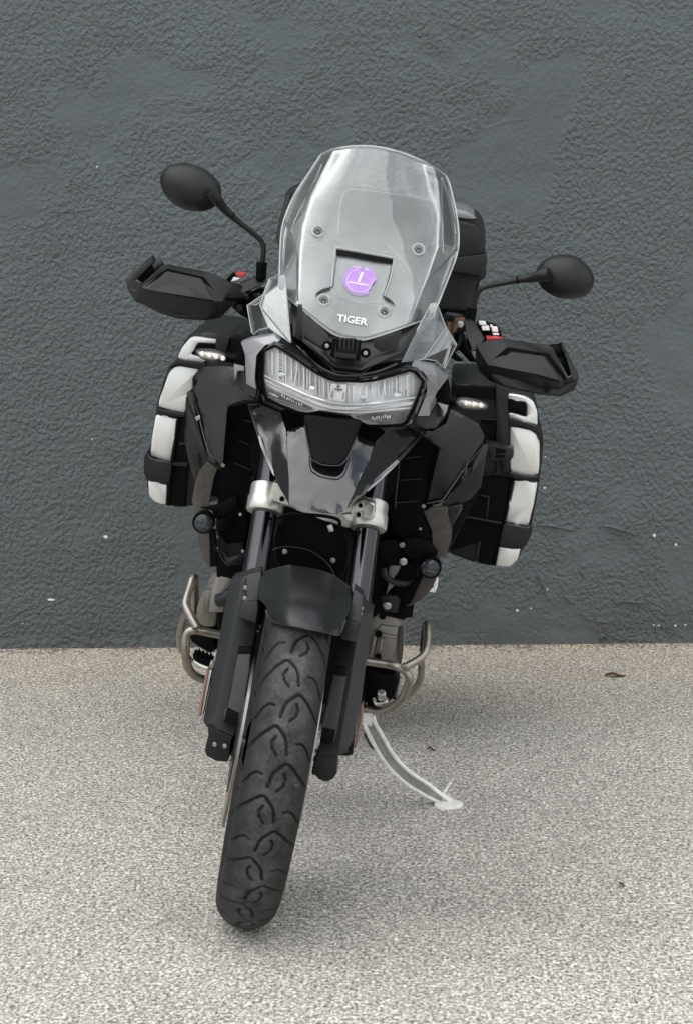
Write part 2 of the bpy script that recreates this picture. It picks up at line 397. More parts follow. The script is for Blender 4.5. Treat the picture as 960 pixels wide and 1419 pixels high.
#=================================================================== GROUND AND WALL
def ground_material():
    m=bpy.data.materials.new('worn_aggregate_asphalt'); m.use_nodes=True; t=m.node_tree; b=t.nodes['Principled BSDF']; l=t.links.new
    tc=N(t,'ShaderNodeTexCoord'); O=tc.outputs['Object']
    # warp
    nw=N(t,'ShaderNodeTexNoise'); nw.inputs['Scale'].default_value=160; nw.inputs['Detail'].default_value=2; l(O,nw.inputs[0])
    gm=N(t,'ShaderNodeMapping'); gm.inputs['Scale'].default_value=(1,.6,1); l(O,gm.inputs[0])
    sc=N(t,'ShaderNodeVectorMath'); sc.operation='SCALE'; sc.inputs['Scale'].default_value=.005; l(nw.outputs['Color'],sc.inputs[0])
    ad=N(t,'ShaderNodeVectorMath'); ad.operation='ADD'; l(gm.outputs[0],ad.inputs[0]); l(sc.outputs[0],ad.inputs[1])
    v=N(t,'ShaderNodeTexNoise'); v.inputs['Scale'].default_value=165; v.inputs['Detail'].default_value=3; v.inputs['Roughness'].default_value=.62; v.inputs['Distortion'].default_value=.5; l(gm.outputs[0],v.inputs[0])
    rc=N(t,'ShaderNodeValToRGB'); e=rc.color_ramp; e.elements[0].position=.34; e.elements[0].color=(.115,.108,.10,1); e.elements[1].position=.66; e.elements[1].color=(.80,.785,.755,1)
    x=e.elements.new(.45); x.color=(.30,.29,.275,1); x=e.elements.new(.54); x.color=(.47,.455,.43,1)
    l(v.outputs['Fac'],rc.inputs[0])
    v2=N(t,'ShaderNodeTexVoronoi'); v2.inputs['Scale'].default_value=120; l(ad.outputs[0],v2.inputs[0])
    sep=N(t,'ShaderNodeSeparateColor'); l(v2.outputs['Color'],sep.inputs[0])
    mr=N(t,'ShaderNodeMapRange'); mr.inputs[3].default_value=.78; mr.inputs[4].default_value=1.16; l(sep.outputs[0],mr.inputs[0])
    cc_=N(t,'ShaderNodeCombineColor'); [l(mr.outputs[0],cc_.inputs[k]) for k in range(3)]
    m1=N(t,'ShaderNodeMix'); m1.data_type='RGBA'; m1.blend_type='MULTIPLY'; m1.inputs[0].default_value=1; l(rc.outputs[0],m1.inputs[6]); l(cc_.outputs[0],m1.inputs[7])
    # broad tone
    nb=N(t,'ShaderNodeTexNoise'); nb.inputs['Scale'].default_value=1.4; nb.inputs['Detail'].default_value=8; nb.inputs['Roughness'].default_value=.6; l(O,nb.inputs[0])
    rb=N(t,'ShaderNodeValToRGB'); rb.color_ramp.elements[0].position=.3; rb.color_ramp.elements[0].color=(.83,.805,.765,1); rb.color_ramp.elements[1].position=.7; rb.color_ramp.elements[1].color=(.98,.945,.89,1)
    l(nb.outputs['Fac'],rb.inputs[0])
    m2=N(t,'ShaderNodeMix'); m2.data_type='RGBA'; m2.blend_type='MULTIPLY'; m2.inputs[0].default_value=1; l(m1.outputs[2],m2.inputs[6]); l(rb.outputs[0],m2.inputs[7])
    # sandy strip along the foot of the wall
    sx=N(t,'ShaderNodeSeparateXYZ'); l(O,sx.inputs[0])
    mw=N(t,'ShaderNodeMapRange'); mw.inputs[1].default_value=6.0; mw.inputs[2].default_value=7.0; mw.inputs[3].default_value=0; mw.inputs[4].default_value=1.0; l(sx.outputs['Y'],mw.inputs[0])
    ns=N(t,'ShaderNodeTexNoise'); ns.inputs['Scale'].default_value=6; ns.inputs['Detail'].default_value=6; l(O,ns.inputs[0])
    mu=N(t,'ShaderNodeMath'); mu.operation='MULTIPLY'; l(mw.outputs[0],mu.inputs[0]); l(ns.outputs['Fac'],mu.inputs[1])
    m3=N(t,'ShaderNodeMix'); m3.data_type='RGBA'; m3.blend_type='MULTIPLY'; l(mu.outputs[0],m3.inputs[0]); l(m2.outputs[2],m3.inputs[6]); m3.inputs[7].default_value=(1.0,.85,.68,1)
    nst=N(t,'ShaderNodeTexNoise'); nst.inputs['Scale'].default_value=.9; nst.inputs['Detail'].default_value=10; nst.inputs['Roughness'].default_value=.68; nst.inputs['Distortion'].default_value=1.2; l(O,nst.inputs[0])
    mst=N(t,'ShaderNodeMapRange'); mst.inputs[1].default_value=.54; mst.inputs[2].default_value=.68; mst.inputs[4].default_value=.32; l(nst.outputs['Fac'],mst.inputs[0])
    m3b=N(t,'ShaderNodeMix'); m3b.data_type='RGBA'; m3b.blend_type='MULTIPLY'; l(mst.outputs[0],m3b.inputs[0]); l(m3.outputs[2],m3b.inputs[6]); m3b.inputs[7].default_value=(.55,.55,.56,1)
    # stray dark spots
    vs=N(t,'ShaderNodeTexVoronoi'); vs.inputs['Scale'].default_value=5; l(O,vs.inputs[0])
    ms=N(t,'ShaderNodeMapRange'); ms.inputs[1].default_value=.03; ms.inputs[2].default_value=.09; ms.inputs[3].default_value=.45; ms.inputs[4].default_value=0; l(vs.outputs['Distance'],ms.inputs[0])
    m4=N(t,'ShaderNodeMix'); m4.data_type='RGBA'; l(ms.outputs[0],m4.inputs[0]); l(m3b.outputs[2],m4.inputs[6]); m4.inputs[7].default_value=(.12,.11,.10,1)
    l(m4.outputs[2],b.inputs['Base Color']); b.inputs['Roughness'].default_value=.85
    bp=N(t,'ShaderNodeBump'); bp.inputs['Strength'].default_value=.8; bp.inputs['Distance'].default_value=.003; l(v.outputs['Fac'],bp.inputs['Height']); l(bp.outputs[0],b.inputs['Normal'])
    return m
def sheet(name,x0,x1,y0,y1,nx,ny,zf,m):
    bm=bmesh.new(); g=[[bm.verts.new((x0+(x1-x0)*i/nx,y0+(y1-y0)*j/ny,zf(x0+(x1-x0)*i/nx,y0+(y1-y0)*j/ny))) for i in range(nx+1)] for j in range(ny+1)]
    for j in range(ny):
        for i in range(nx): bm.faces.new((g[j][i],g[j][i+1],g[j+1][i+1],g[j+1][i]))
    me=bpy.data.meshes.new(name); bm.to_mesh(me); bm.free(); me.materials.append(m); me.shade_smooth()
    o=bpy.data.objects.new(name,me); COL.objects.link(o); return o
gr=sheet('ground',-120,120,-120,120,4,4,lambda x,y:0,ground_material()); gr['kind']='structure'

WA=on_ground(0,899); WB=on_ground(960,891)
wdir=(WB-WA).normalized(); wn=Vector((-wdir.y,wdir.x,0))   # away from camera
def wall_material():
    m=bpy.data.materials.new('slate_painted_stucco'); m.use_nodes=True; t=m.node_tree; b=t.nodes['Principled BSDF']; l=t.links.new
    tc=N(t,'ShaderNodeTexCoord'); O=tc.outputs['Object']
    mp=N(t,'ShaderNodeMapping'); mp.inputs['Rotation'].default_value=(0,R_(25),0); mp.inputs['Scale'].default_value=(1.0,1,.92); l(O,mp.inputs[0]); V=mp.outputs[0]
    n1=N(t,'ShaderNodeTexNoise'); n1.inputs['Scale'].default_value=88; n1.inputs['Detail'].default_value=2; n1.inputs['Roughness'].default_value=.4; n1.inputs['Distortion'].default_value=.35; l(V,n1.inputs[0])
    r1=N(t,'ShaderNodeMapRange'); r1.inputs[1].default_value=.25; r1.inputs[2].default_value=.75; l(n1.outputs['Fac'],r1.inputs[0])
    nf=N(t,'ShaderNodeTexNoise'); nf.inputs['Scale'].default_value=210; nf.inputs['Detail'].default_value=2; l(O,nf.inputs[0])
    fm_=N(t,'ShaderNodeMath'); fm_.operation='MULTIPLY_ADD'; fm_.inputs[1].default_value=.28; l(nf.outputs['Fac'],fm_.inputs[0]); l(r1.outputs[0],fm_.inputs[2])
    n2=N(t,'ShaderNodeTexNoise'); n2.inputs['Scale'].default_value=2.6; n2.inputs['Detail'].default_value=6; n2.inputs['Roughness'].default_value=.6; n2.inputs['Distortion'].default_value=.6; l(V,n2.inputs[0])
    r2=N(t,'ShaderNodeMapRange'); r2.interpolation_type='SMOOTHSTEP'; r2.inputs[1].default_value=.52; r2.inputs[2].default_value=.62; r2.inputs[3].default_value=1; r2.inputs[4].default_value=.22; l(n2.outputs['Fac'],r2.inputs[0])
    mu=N(t,'ShaderNodeMath'); mu.operation='MULTIPLY'; l(fm_.outputs[0],mu.inputs[0]); l(r2.outputs[0],mu.inputs[1])
    n3=N(t,'ShaderNodeTexNoise'); n3.inputs['Scale'].default_value=1.1; n3.inputs['Detail'].default_value=5; l(O,n3.inputs[0])
    cr=N(t,'ShaderNodeValToRGB'); cr.color_ramp.elements[0].position=.3; cr.color_ramp.elements[0].color=(.075,.088,.089,1); cr.color_ramp.elements[1].position=.7; cr.color_ramp.elements[1].color=(.092,.107,.109,1)
    l(n3.outputs['Fac'],cr.inputs[0]); 
    sx=N(t,'ShaderNodeSeparateXYZ'); l(O,sx.inputs[0]); ng=N(t,'ShaderNodeTexNoise'); ng.inputs['Scale'].default_value=7; ng.inputs['Detail'].default_value=8; l(O,ng.inputs[0])
    az_=N(t,'ShaderNodeMath'); az_.operation='MULTIPLY_ADD'; az_.inputs[1].default_value=-.22; l(ng.outputs['Fac'],az_.inputs[0]); l(sx.outputs['Z'],az_.inputs[2])
    gz=N(t,'ShaderNodeMapRange'); gz.inputs[1].default_value=-.10; gz.inputs[2].default_value=.02; gz.inputs[3].default_value=.40; gz.inputs[4].default_value=0; l(az_.outputs[0],gz.inputs[0])
    gm_=N(t,'ShaderNodeMix'); gm_.data_type='RGBA'; l(gz.outputs[0],gm_.inputs[0]); l(cr.outputs[0],gm_.inputs[6]); gm_.inputs[7].default_value=(.062,.060,.056,1)
    l(gm_.outputs[2],b.inputs['Base Color']); b.inputs['Roughness'].default_value=.62; b.inputs['Specular IOR Level'].default_value=.35
    bp=N(t,'ShaderNodeBump'); bp.inputs['Strength'].default_value=1; bp.inputs['Distance'].default_value=.0056; l(mu.outputs[0],bp.inputs['Height'])
    n4=N(t,'ShaderNodeTexNoise'); n4.inputs['Scale'].default_value=9; n4.inputs['Detail'].default_value=4; l(O,n4.inputs[0])
    b2=N(t,'ShaderNodeBump'); b2.inputs['Strength'].default_value=.6; b2.inputs['Distance'].default_value=.02; l(n4.outputs['Fac'],b2.inputs['Height']); l(b2.outputs[0],bp.inputs['Normal'])
    l(bp.outputs[0],b.inputs['Normal']); return m
WM=wall_material()
bm=bmesh.new(); nc,sub=140,7; nx=nc*sub; x0,x1=-6,8; rng=random.Random(3)
fr=[];tp=[]
for i in range(nx+1):
    x=x0+(x1-x0)*i/nx; j=.004*math.sin(x*3.1)+.003*math.sin(x*17+1)+rng.uniform(-.0025,.0025)
    fr.append(bm.verts.new((x,-.006-j*.6,-.02))); tp.append(bm.verts.new((x,0,.030+rng.uniform(-.008,.014))))
for i in range(nx): bm.faces.new((fr[i],fr[i+1],tp[i+1],tp[i]))
rows=[[bm.verts.new((x0+(x1-x0)*i/nc,0,z)) for i in range(nc+1)] for z in (.12,.4,1.0,2.0,3.0,4.0)]
for i in range(nc): bm.faces.new(tp[i*sub:(i+1)*sub+1]+[rows[0][i+1],rows[0][i]])
for ra,rb in zip(rows,rows[1:]):
    for i in range(nc): bm.faces.new((ra[i],ra[i+1],rb[i+1],rb[i]))
bk=[bm.verts.new(v) for v in ((x0,.3,-.02),(x1,.3,-.02),(x1,.3,4),(x0,.3,4))]
bm.faces.new(bk); bm.faces.new(rows[-1]+[bk[2],bk[3]]); bm.faces.new([fr[0],tp[0]]+[r[0] for r in rows]+[bk[3],bk[0]]); bm.faces.new([fr[-1],tp[-1]]+[r[-1] for r in rows]+[bk[2],bk[1]])
bmesh.ops.recalc_face_normals(bm,faces=bm.faces)
me=bpy.data.meshes.new('painted_wall'); bm.to_mesh(me); bm.free(); me.materials.append(WM)
wall=bpy.data.objects.new('painted_wall',me); COL.objects.link(wall); wall.location=WA; wall.rotation_euler=(0,0,math.atan2(wdir.y,wdir.x))
wall['label']='tall slate grey stucco wall behind the motorcycle, with flaked spots near its foot'; wall['category']='wall'
WI=Matrix.Rotation(-math.atan2(wdir.y,wdir.x),3,'Z')
def on_wall(px,py):
    r=ray(px,py); k=(WA-_C).dot(wn)/r.dot(wn); return WI@(_C+r*k-WA)
def wall_bit(name,pts,m,th):
    bm=bmesh.new(); vs=[bm.verts.new(p+Vector((0,-th,0))) for p in pts]; f=bm.faces.new(vs)
    r=bmesh.ops.extrude_face_region(bm,geom=[f])
    c=sum((v.co for v in vs),Vector())/len(vs)
    for g in r['geom']:
        if isinstance(g,bmesh.types.BMVert): g.co=c+(g.co-c)*1.25+Vector((0,th*1.5,0))
    bmesh.ops.recalc_face_normals(bm,faces=bm.faces)
    me=bpy.data.meshes.new(name); bm.to_mesh(me); bm.free(); me.materials.append(m); o=bpy.data.objects.new(name,me); COL.objects.link(o); o.parent=wall; return o
for x,y,a,b in ((71,831,5,1.5),(906,742,2,2),(936,755,1.6,2),(716,846,2,1.8),(735,843,1,1.2),(905,866,1,1),(912,867,1.3,1.2),(935,867,1.6,1.3),(949,866,1.3,1.1),(147,744,3,2),(128,608,1.2,1),(754,676,2,1.2),(135,231,1,1),(755,633,1.2,1),(758,817,1.1,1.4),(32,864,.9,.9)):
    pts=[on_wall(x+a*math.cos(q)*rng.uniform(.7,1.1),y+b*math.sin(q)*rng.uniform(.7,1.1)) for q in [k*math.pi/4 for k in range(8)]]
    wall_bit('paint_chip',pts,specm,.0008)
def ridge(path,wd,h):
    q=spline([on_wall(*p) for p in path],5); bm=bmesh.new(); a=[];b=[];c=[]
    for i,p in enumerate(q):
        d=(q[min(i+1,len(q)-1)]-q[max(i-1,0)]).normalized(); s=Vector((-d.z,0,d.x)); k=math.sin(math.pi*(i+.3)/(len(q)-.4))*rng.uniform(.6,1.2)
        a.append(bm.verts.new(p+s*wd*k+Vector((0,.001,0)))); b.append(bm.verts.new(p+s*wd*.2*k+Vector((0,-h*k,0)))); c.append(bm.verts.new(p-s*wd*.6*k+Vector((0,.001,0))))
    for i in range(len(q)-1):
        bm.faces.new((a[i],a[i+1],b[i+1],b[i])); bm.faces.new((b[i],b[i+1],c[i+1],c[i]))
    me=bpy.data.meshes.new('plaster_ridge'); bm.to_mesh(me); bm.free(); me.materials.append(WM); me.shade_smooth(); o=bpy.data.objects.new('plaster_ridge',me); COL.objects.link(o); o.parent=wall
for pth,wd,h in (([(738,727),(765,730),(795,736)],.007,.007),([(826,728),(850,732),(885,743)],.008,.009),([(740,794),(748,805),(758,834)],.006,.008),([(802,785),(808,803)],.008,.006),
    ([(775,815),(785,830),(797,838)],.008,.007),([(843,838),(865,834),(885,836),(905,834)],.006,.007),([(830,892),(836,882),(841,889)],.007,.008),([(640,190),(700,170),(735,165)],.010,.003),
    ([(60,65),(130,50),(180,32)],.012,.003),([(62,293),(95,294),(130,290)],.006,.004),([(800,855),(830,862),(860,866)],.007,.004)):
    ridge(pth,wd,h)
# grit and crumbs gathered along the joint
bm=bmesh.new(); g2=random.Random(5)
for k in range(1500):
    t_=g2.uniform(-.3,1.3); d_=abs(g2.gauss(0,.035))+.004
    if g2.random()>.35+.65*math.sin(t_*23)**2: continue
    p=WA+(WB-WA)*t_-wn*d_; r_=g2.uniform(.0012,.0042)
    m4=Matrix.Translation(p+Vector((0,0,r_*.4)))@Matrix.Rotation(g2.uniform(0,6),4,'Z')@Matrix.Diagonal((r_*g2.uniform(.7,1.6),r_,r_*.7,1))
    bmesh.ops.create_icosphere(bm,subdivisions=1,radius=1,matrix=m4)
me=bpy.data.meshes.new('wall_foot_grit'); bm.to_mesh(me); bm.free()
me.materials.append(mat('grit',(.20,.165,.13),.9,var=.6,vscale=40)); o=bpy.data.objects.new('wall_foot_grit',me); COL.objects.link(o); o['kind']='stuff'
o['label']='fine sandy grit gathered along the foot of the grey wall'; o['category']='grit'
# small fallen things on the ground
def leaf(px,py,ln,wd,rot,label,name='dead_leaf',cat='leaf',group=None):
    c=on_ground(px,py); bm=bmesh.new(); top=[];bot=[];mid=[]
    for i in range(9):
        t=i/8; wv=wd*math.sin(math.pi*min(1,t*.95+.03))**.8*(1+.3*math.sin(i*5)); x=(t-.5)*ln; z=.004+.004*math.sin(t*5)
        top.append(bm.verts.new((x,wv/2,z+.003))); mid.append(bm.verts.new((x,0,z-.002))); bot.append(bm.verts.new((x,-wv/2,z+.002)))
    for i in range(8):
        bm.faces.new((top[i],top[i+1],mid[i+1],mid[i])); bm.faces.new((mid[i],mid[i+1],bot[i+1],bot[i]))
    bmesh.ops.solidify(bm,geom=bm.faces[:],thickness=.0006)
    me=bpy.data.meshes.new(name); bm.to_mesh(me); bm.free(); me.materials.append(leafm); o=bpy.data.objects.new(name,me); COL.objects.link(o); o.location=c; o.rotation_euler=(0,0,rot); o['label']=label; o['category']=cat
leaf(852,938,.055,.022,.1,'curled brown dead leaf on the ground near the wall, right of the motorcycle')
leaf(597,1041,.018,.009,-.1,'small crumpled brown leaf on the ground above the side stand foot')
leaf(861,1229,.012,.008,.4,'tiny dark scrap of leaf lying on open ground at lower right')

#=================================================================== MOTORCYCLE
bike=bpy.data.objects.new('motorcycle',None); COL.objects.link(bike)
bike.location=CONTACT; bike.rotation_euler=RB.to_euler()
bike['label']='black adventure motorcycle with silver panniers and tall clear windscreen leaning on its side stand'; bike['category']='motorcycle'
ABS['motorcycle']=Vector((0,0,0))
exec_parts=[]
# ---- front wheel
hub=P(378,1053,0); hub.z=.326
steer=Matrix.Rotation(R_(3.3),3,'Z')@Matrix.Rotation(R_(.9),3,'Y')
AX=steer@Vector((1,0,0))
def tyre_mesh(R,Wd,na,ns,groove=True):
    """tyre of outer radius R, grooves cut into the tread"""
    half=Wd/2; prof=[]
    # profile: bead, sidewall, rounded crown (x across, r)
    ctl=[(-.70,-.088),(-.88,-.074),(-.98,-.058),(-1.0,-.048),(-.95,-.034),(-.82,-.0210),(-.6,-.0100),(-.3,-.0024),(0,0),(.3,-.0024),(.6,-.0100),(.82,-.0210),(.95,-.034),(1.0,-.048),(.98,-.058),(.88,-.074),(.70,-.088)]
    sp=spline([Vector((x*half,r,0)) for x,r in ctl],8)
    pr=resample([(p.x,p.y) for p in sp],ns); pr=np.array(pr)
    ang=np.linspace(0,2*np.pi,na,endpoint=False)
    X=np.tile(pr[:,0],(na,1)); Rr=np.tile(R+pr[:,1],(na,1)); G_=np.zeros((na,ns+1))
    if groove:
        per=17; pl=2*np.pi*R/per
        tt=(ang/(2*np.pi)*per)
        base=[[(-.98,.38),(-.80,.23),(-.55,.09),(-.32,.0),(-.22,.0),(.04,.12),(.12,.19),(.19,.36)],[(-.22,.14),(-.31,.22),(-.27,.31),(-.10,.40)],[(.42,.20),(.58,.18),(.74,.24),(.93,.42)]]
        wid=[.0027,.0022,.0021]
        xs=pr[:,0]/half
        for mir,off in ((1,0),(-1,.5)):
            for line,wd in zip(base,wid):
                for (a,b),(c,d) in zip(line,line[1:]):
                    ax,ay,cx,cy=a*mir*half,b*pl,c*mir*half,d*pl
                    for kk in (-1,0,1):
                        tl=((tt+off)%1+kk)*pl
                        PX=X; PY=np.repeat(tl[:,None],ns+1,1)
                        dx,dy=cx-ax,cy-ay; u=np.clip(((PX-ax)*dx+(PY-ay)*dy)/(dx*dx+dy*dy),0,1)
                        D=np.hypot(PX-ax-u*dx,PY-ay-u*dy)
                        G_=np.maximum(G_,np.clip((wd*1.25-D)/(wd*.7),0,1))
        Rr=Rr-G_*.005*(np.abs(X)<half*.99)
    co=np.stack([X,-np.cos(ang)[:,None]*Rr,-np.sin(ang)[:,None]*Rr],-1).reshape(-1,3)
    i=np.arange(na)[:,None]; j=np.arange(ns)[None,:]; a=i*(ns+1)+j; b=((i+1)%na)*(ns+1)+j
    fc=np.stack([a,a+1,b+1,b],-1).reshape(-1,4)
    me=bpy.data.meshes.new('tyre'); me.from_pydata(co.tolist(),[],fc.tolist())
    at=me.attributes.new('groove','FLOAT','POINT'); at.data.foreach_set('value',G_.reshape(-1).astype(np.float32))
    cr=np.clip(1-(np.abs(X)/half/.95)**1.6,0,1).reshape(-1).astype(np.float32)
    at=me.attributes.new('crown','FLOAT','POINT'); at.data.foreach_set('value',cr)
    me.shade_smooth(); return me
def tyre_material():
    m=bpy.data.materials.new('dusty_tyre_rubber'); m.use_nodes=True; t=m.node_tree; b=t.nodes['Principled BSDF']; l=t.links.new
    tc=N(t,'ShaderNodeTexCoord'); O=tc.outputs['Object']
    n=N(t,'ShaderNodeTexNoise'); n.inputs['Scale'].default_value=26; n.inputs['Detail'].default_value=10; n.inputs['Roughness'].default_value=.7; l(O,n.inputs[0])
    f=N(t,'ShaderNodeTexNoise'); f.inputs['Scale'].default_value=420; f.inputs['Detail'].default_value=3; l(O,f.inputs[0])
    scf=N(t,'ShaderNodeTexNoise'); scf.inputs['Scale'].default_value=11; scf.inputs['Detail'].default_value=12; scf.inputs['Roughness'].default_value=.8; l(O,scf.inputs[0])
    sm2=N(t,'ShaderNodeMapRange'); sm2.inputs[1].default_value=.62; sm2.inputs[2].default_value=.72; sm2.inputs[4].default_value=.8; l(scf.outputs['Fac'],sm2.inputs[0])
    cr=N(t,'ShaderNodeAttribute'); cr.attribute_name='crown'; gv=N(t,'ShaderNodeAttribute'); gv.attribute_name='groove'
    a=N(t,'ShaderNodeMapRange'); a.inputs[1].default_value=.35; a.inputs[2].default_value=.7; a.inputs[3].default_value=.05; a.inputs[4].default_value=1.1; l(n.outputs['Fac'],a.inputs[0])
    a2=N(t,'ShaderNodeMapRange'); a2.inputs[1].default_value=.35; a2.inputs[2].default_value=.65; a2.inputs[3].default_value=.55; a2.inputs[4].default_value=1.25; l(f.outputs['Fac'],a2.inputs[0])
    m1=N(t,'ShaderNodeMath'); m1.operation='MULTIPLY'; l(a.outputs[0],m1.inputs[0]); l(cr.outputs['Fac'],m1.inputs[1])
    m2=N(t,'ShaderNodeMath'); m2.operation='MULTIPLY'; m2.use_clamp=True; l(m1.outputs[0],m2.inputs[0]); l(a2.outputs[0],m2.inputs[1])
    x=N(t,'ShaderNodeMix'); x.data_type='RGBA'; l(m2.outputs[0],x.inputs[0]); x.inputs[6].default_value=(.0075,.0078,.0082,1); x.inputs[7].default_value=(.088,.088,.086,1)
    sm3=N(t,'ShaderNodeMath'); sm3.operation='MULTIPLY'; l(sm2.outputs[0],sm3.inputs[0]); l(cr.outputs['Fac'],sm3.inputs[1])
    x2=N(t,'ShaderNodeMix'); x2.data_type='RGBA'; l(sm3.outputs[0],x2.inputs[0]); l(x.outputs[2],x2.inputs[6]); x2.inputs[7].default_value=(.30,.30,.29,1)
    y=N(t,'ShaderNodeMix'); y.data_type='RGBA'; l(gv.outputs['Fac'],y.inputs[0]); l(x2.outputs[2],y.inputs[6]); y.inputs[7].default_value=(.003,.003,.0033,1)
    l(y.outputs[2],b.inputs['Base Color']); b.inputs['Roughness'].default_value=.7; b.inputs['Specular IOR Level'].default_value=.32
    bp=N(t,'ShaderNodeBump'); bp.inputs['Strength'].default_value=.35; bp.inputs['Distance'].default_value=.001; l(f.outputs['Fac'],bp.inputs['Height']); l(bp.outputs[0],b.inputs['Normal'])
    return m
TM=tyre_material()
def wheel(c,rot,R,Wd,na,ns,name,rimr):
    rw=Wd*.36
    o=lathe(name,c,rot@Vector((1,0,0)),[(rimr,-rw),(rimr+.010,-rw-.002),(rimr+.012,-rw+.004),(rimr-.006,-rw+.012),(rimr-.016,-.015),(rimr-.016,.015),(rimr-.006,rw-.012),(rimr+.012,rw-.004),(rimr+.010,rw+.002),(rimr,rw),(rimr-.022,.02),(rimr-.022,-.02)],rimm,bike,seg=64)
    me=tyre_mesh(R,Wd,na,ns); me.materials.append(TM)
    t=bpy.data.objects.new('tyre',me); COL.objects.link(t); t.parent=o; ABS[t.name]=c
    t.rotation_mode='QUATERNION'; t.rotation_quaternion=o.rotation_quaternion.inverted()@rot.to_quaternion()
    def sub(ob): # re-express a part built on the bike's axes under the turned wheel
        return ob
    sub(lathe('wheel_hub',c-rot@Vector((.055,0,0)),rot@Vector((1,0,0)),[(.03,0),(.045,.005),(.028,.03),(.028,.08),(.045,.105),(.03,.11)],rimm,o,seg=28))
    for s in range(10):
        a=2*math.pi*s/10+.2; d0=rot@Vector((0,math.cos(a),math.sin(a))); d1=rot@Vector((0,math.cos(a+.25),math.sin(a+.25)))
        sx=(-1)**s*.03
        sub(tube('spoke',[c+d0*.035+rot@Vector((sx,0,0)),c+d1*(rimr-.014)+rot@Vector((sx*.3,0,0))],.006,rimm,o,straight=True,seg=8))
    return o,sub
fw_o,fsub=wheel(hub,steer,.330,.112,1300,104,'front_wheel',.243)
for sgn in (-1,1):
    cc=hub+AX*(sgn*(.062 if sgn>0 else .067))
    pr=[(.095,-.0025),(.157,-.0025),(.157,.0025),(.095,.0025)]
    d=lathe('brake_disc',cc,AX,pr,rotor,fw_o,seg=72); fsub(d)
    d=lathe('disc_carrier',cc-AX*.004,AX,[(.03,0),(.05,-.004),(.094,-.001),(.094,.007),(.05,.008),(.03,.008)],rimm,fw_o,seg=10); fsub(d)
cyl('front_axle',hub-AX*.105,hub+AX*.115,.011,alu,bike)
# ---- rear wheel and running gear (mostly hidden from the front)
rh=Vector((.02,1.56,.330)); r0=Matrix.Identity(3)
rw_o,rsub=wheel(rh,r0,.332,.150,360,40,'rear_wheel',.222)
rsub(lathe('brake_disc',rh+Vector((-.075,0,0)),(1,0,0),[(.08,-.0025),(.14,-.0025),(.14,.0025),(.08,.0025)],rotor,rw_o,seg=48))
tube('swingarm',[Vector((.0,.88,.42)),Vector((.11,.98,.40)),Vector((.125,1.3,.36)),Vector((.125,1.6,.335))],[.045,.045,.038,.036],matte,bike)
tube('exhaust_silencer',[Vector((-.14,1.05,.42)),Vector((-.17,1.25,.47)),Vector((-.19,1.62,.56))],[.03,.055,.06],matte,bike)
# fuel tank, seat, subframe
def loft(name,rings,m,parent,smooth=60,label=None,seg=20):
    bm=bmesh.new(); R=[]
    for (y,cx,cz,hw,hh,pw) in rings:
        R.append([bm.verts.new((cx+hw*math.copysign(abs(math.cos(a))**pw,math.cos(a)),y,cz+hh*math.copysign(abs(math.sin(a))**pw,math.sin(a)))) for a in [2*math.pi*k/seg for k in range(seg)]])
    for a,b in zip(R,R[1:]):
        for k in range(seg): bm.faces.new((a[k],a[(k+1)%seg],b[(k+1)%seg],b[k]))
    bm.faces.new(R[0]); bm.faces.new(R[-1])
    return finish(bm,name,m,parent,smooth,label)
MX=-.015
loft('fuel_tank',[(.42,MX,.93,.10,.06,.8),(.50,MX,.94,.16,.10,.75),(.65,MX,.96,.17,.12,.75),(.80,MX,.93,.13,.10,.8),(.92,MX,.87,.09,.06,.8)],satin,bike)
loft('seat',[(.84,MX,.86,.08,.03,.7),(1.0,MX+.005,.85,.13,.04,.6),(1.15,MX+.01,.87,.16,.045,.6),(1.22,MX+.01,.92,.15,.05,.6),(1.40,MX+.015,.94,.14,.045,.6),(1.5,MX+.015,.94,.10,.03,.6)],seatm,bike)
loft('tail_unit',[(1.0,MX,.78,.10,.04,.6),(1.3,0,.82,.13,.05,.6),(1.75,.01,.88,.08,.03,.6)],deep,bike)
loft('airbox',[(.40,MX,.86,.15,.14,.5),(.60,MX,.84,.17,.17,.5),(.84,MX,.80,.13,.14,.5)],deep,bike)
for s in (-1,1):
    tube('pannier_rack',[Vector((MX+s*.09,1.15,.80)),Vector((s*.20,1.25,.80)),Vector((s*.22,1.6,.82)),Vector((s*.08,1.72,.84))],.011,deep,bike)
    tube('passenger_footrest_hanger',[Vector((MX+s*.10,.98,.72)),Vector((s*.17,1.05,.55)),Vector((s*.19,1.10,.48))],.012,deep,bike)

# ---- front fork: two legs, each with upper tube, guard, clip, reflector, foot
def fork(side):
    if side<0: top=P(376,640,.215); mid=P(368,700,.185); low=P(353,800,.135); foot=P(312,1040,-.01)
    else: top=P(519,660,.215); mid=P(511,722,.185); low=P(497,825,.135); foot=P(471,1042,-.01)
    d=(foot-mid).normalized()
    top=mid-d*.12
    leg=tube('fork_leg',[top,low+d*.10],[.0232,.0232],chrome,bike,straight=True,seg=32)
    cyl('dust_seal',low+d*.05,low+d*.09,.028,matte,leg)
    tube('lower_fork_tube',[low+d*.08,foot],[.021,.024],deep,leg,straight=True,seg=18)
    return leg,d,mid,low,foot
legL=fork(-1); legR=fork(1)
yl=plane(-.02,310,1000,.0,-.00058)  # distance back grows up the leg (rake)
def Yg(off): return lambda a,b: .085-.00042*(b-800)+off
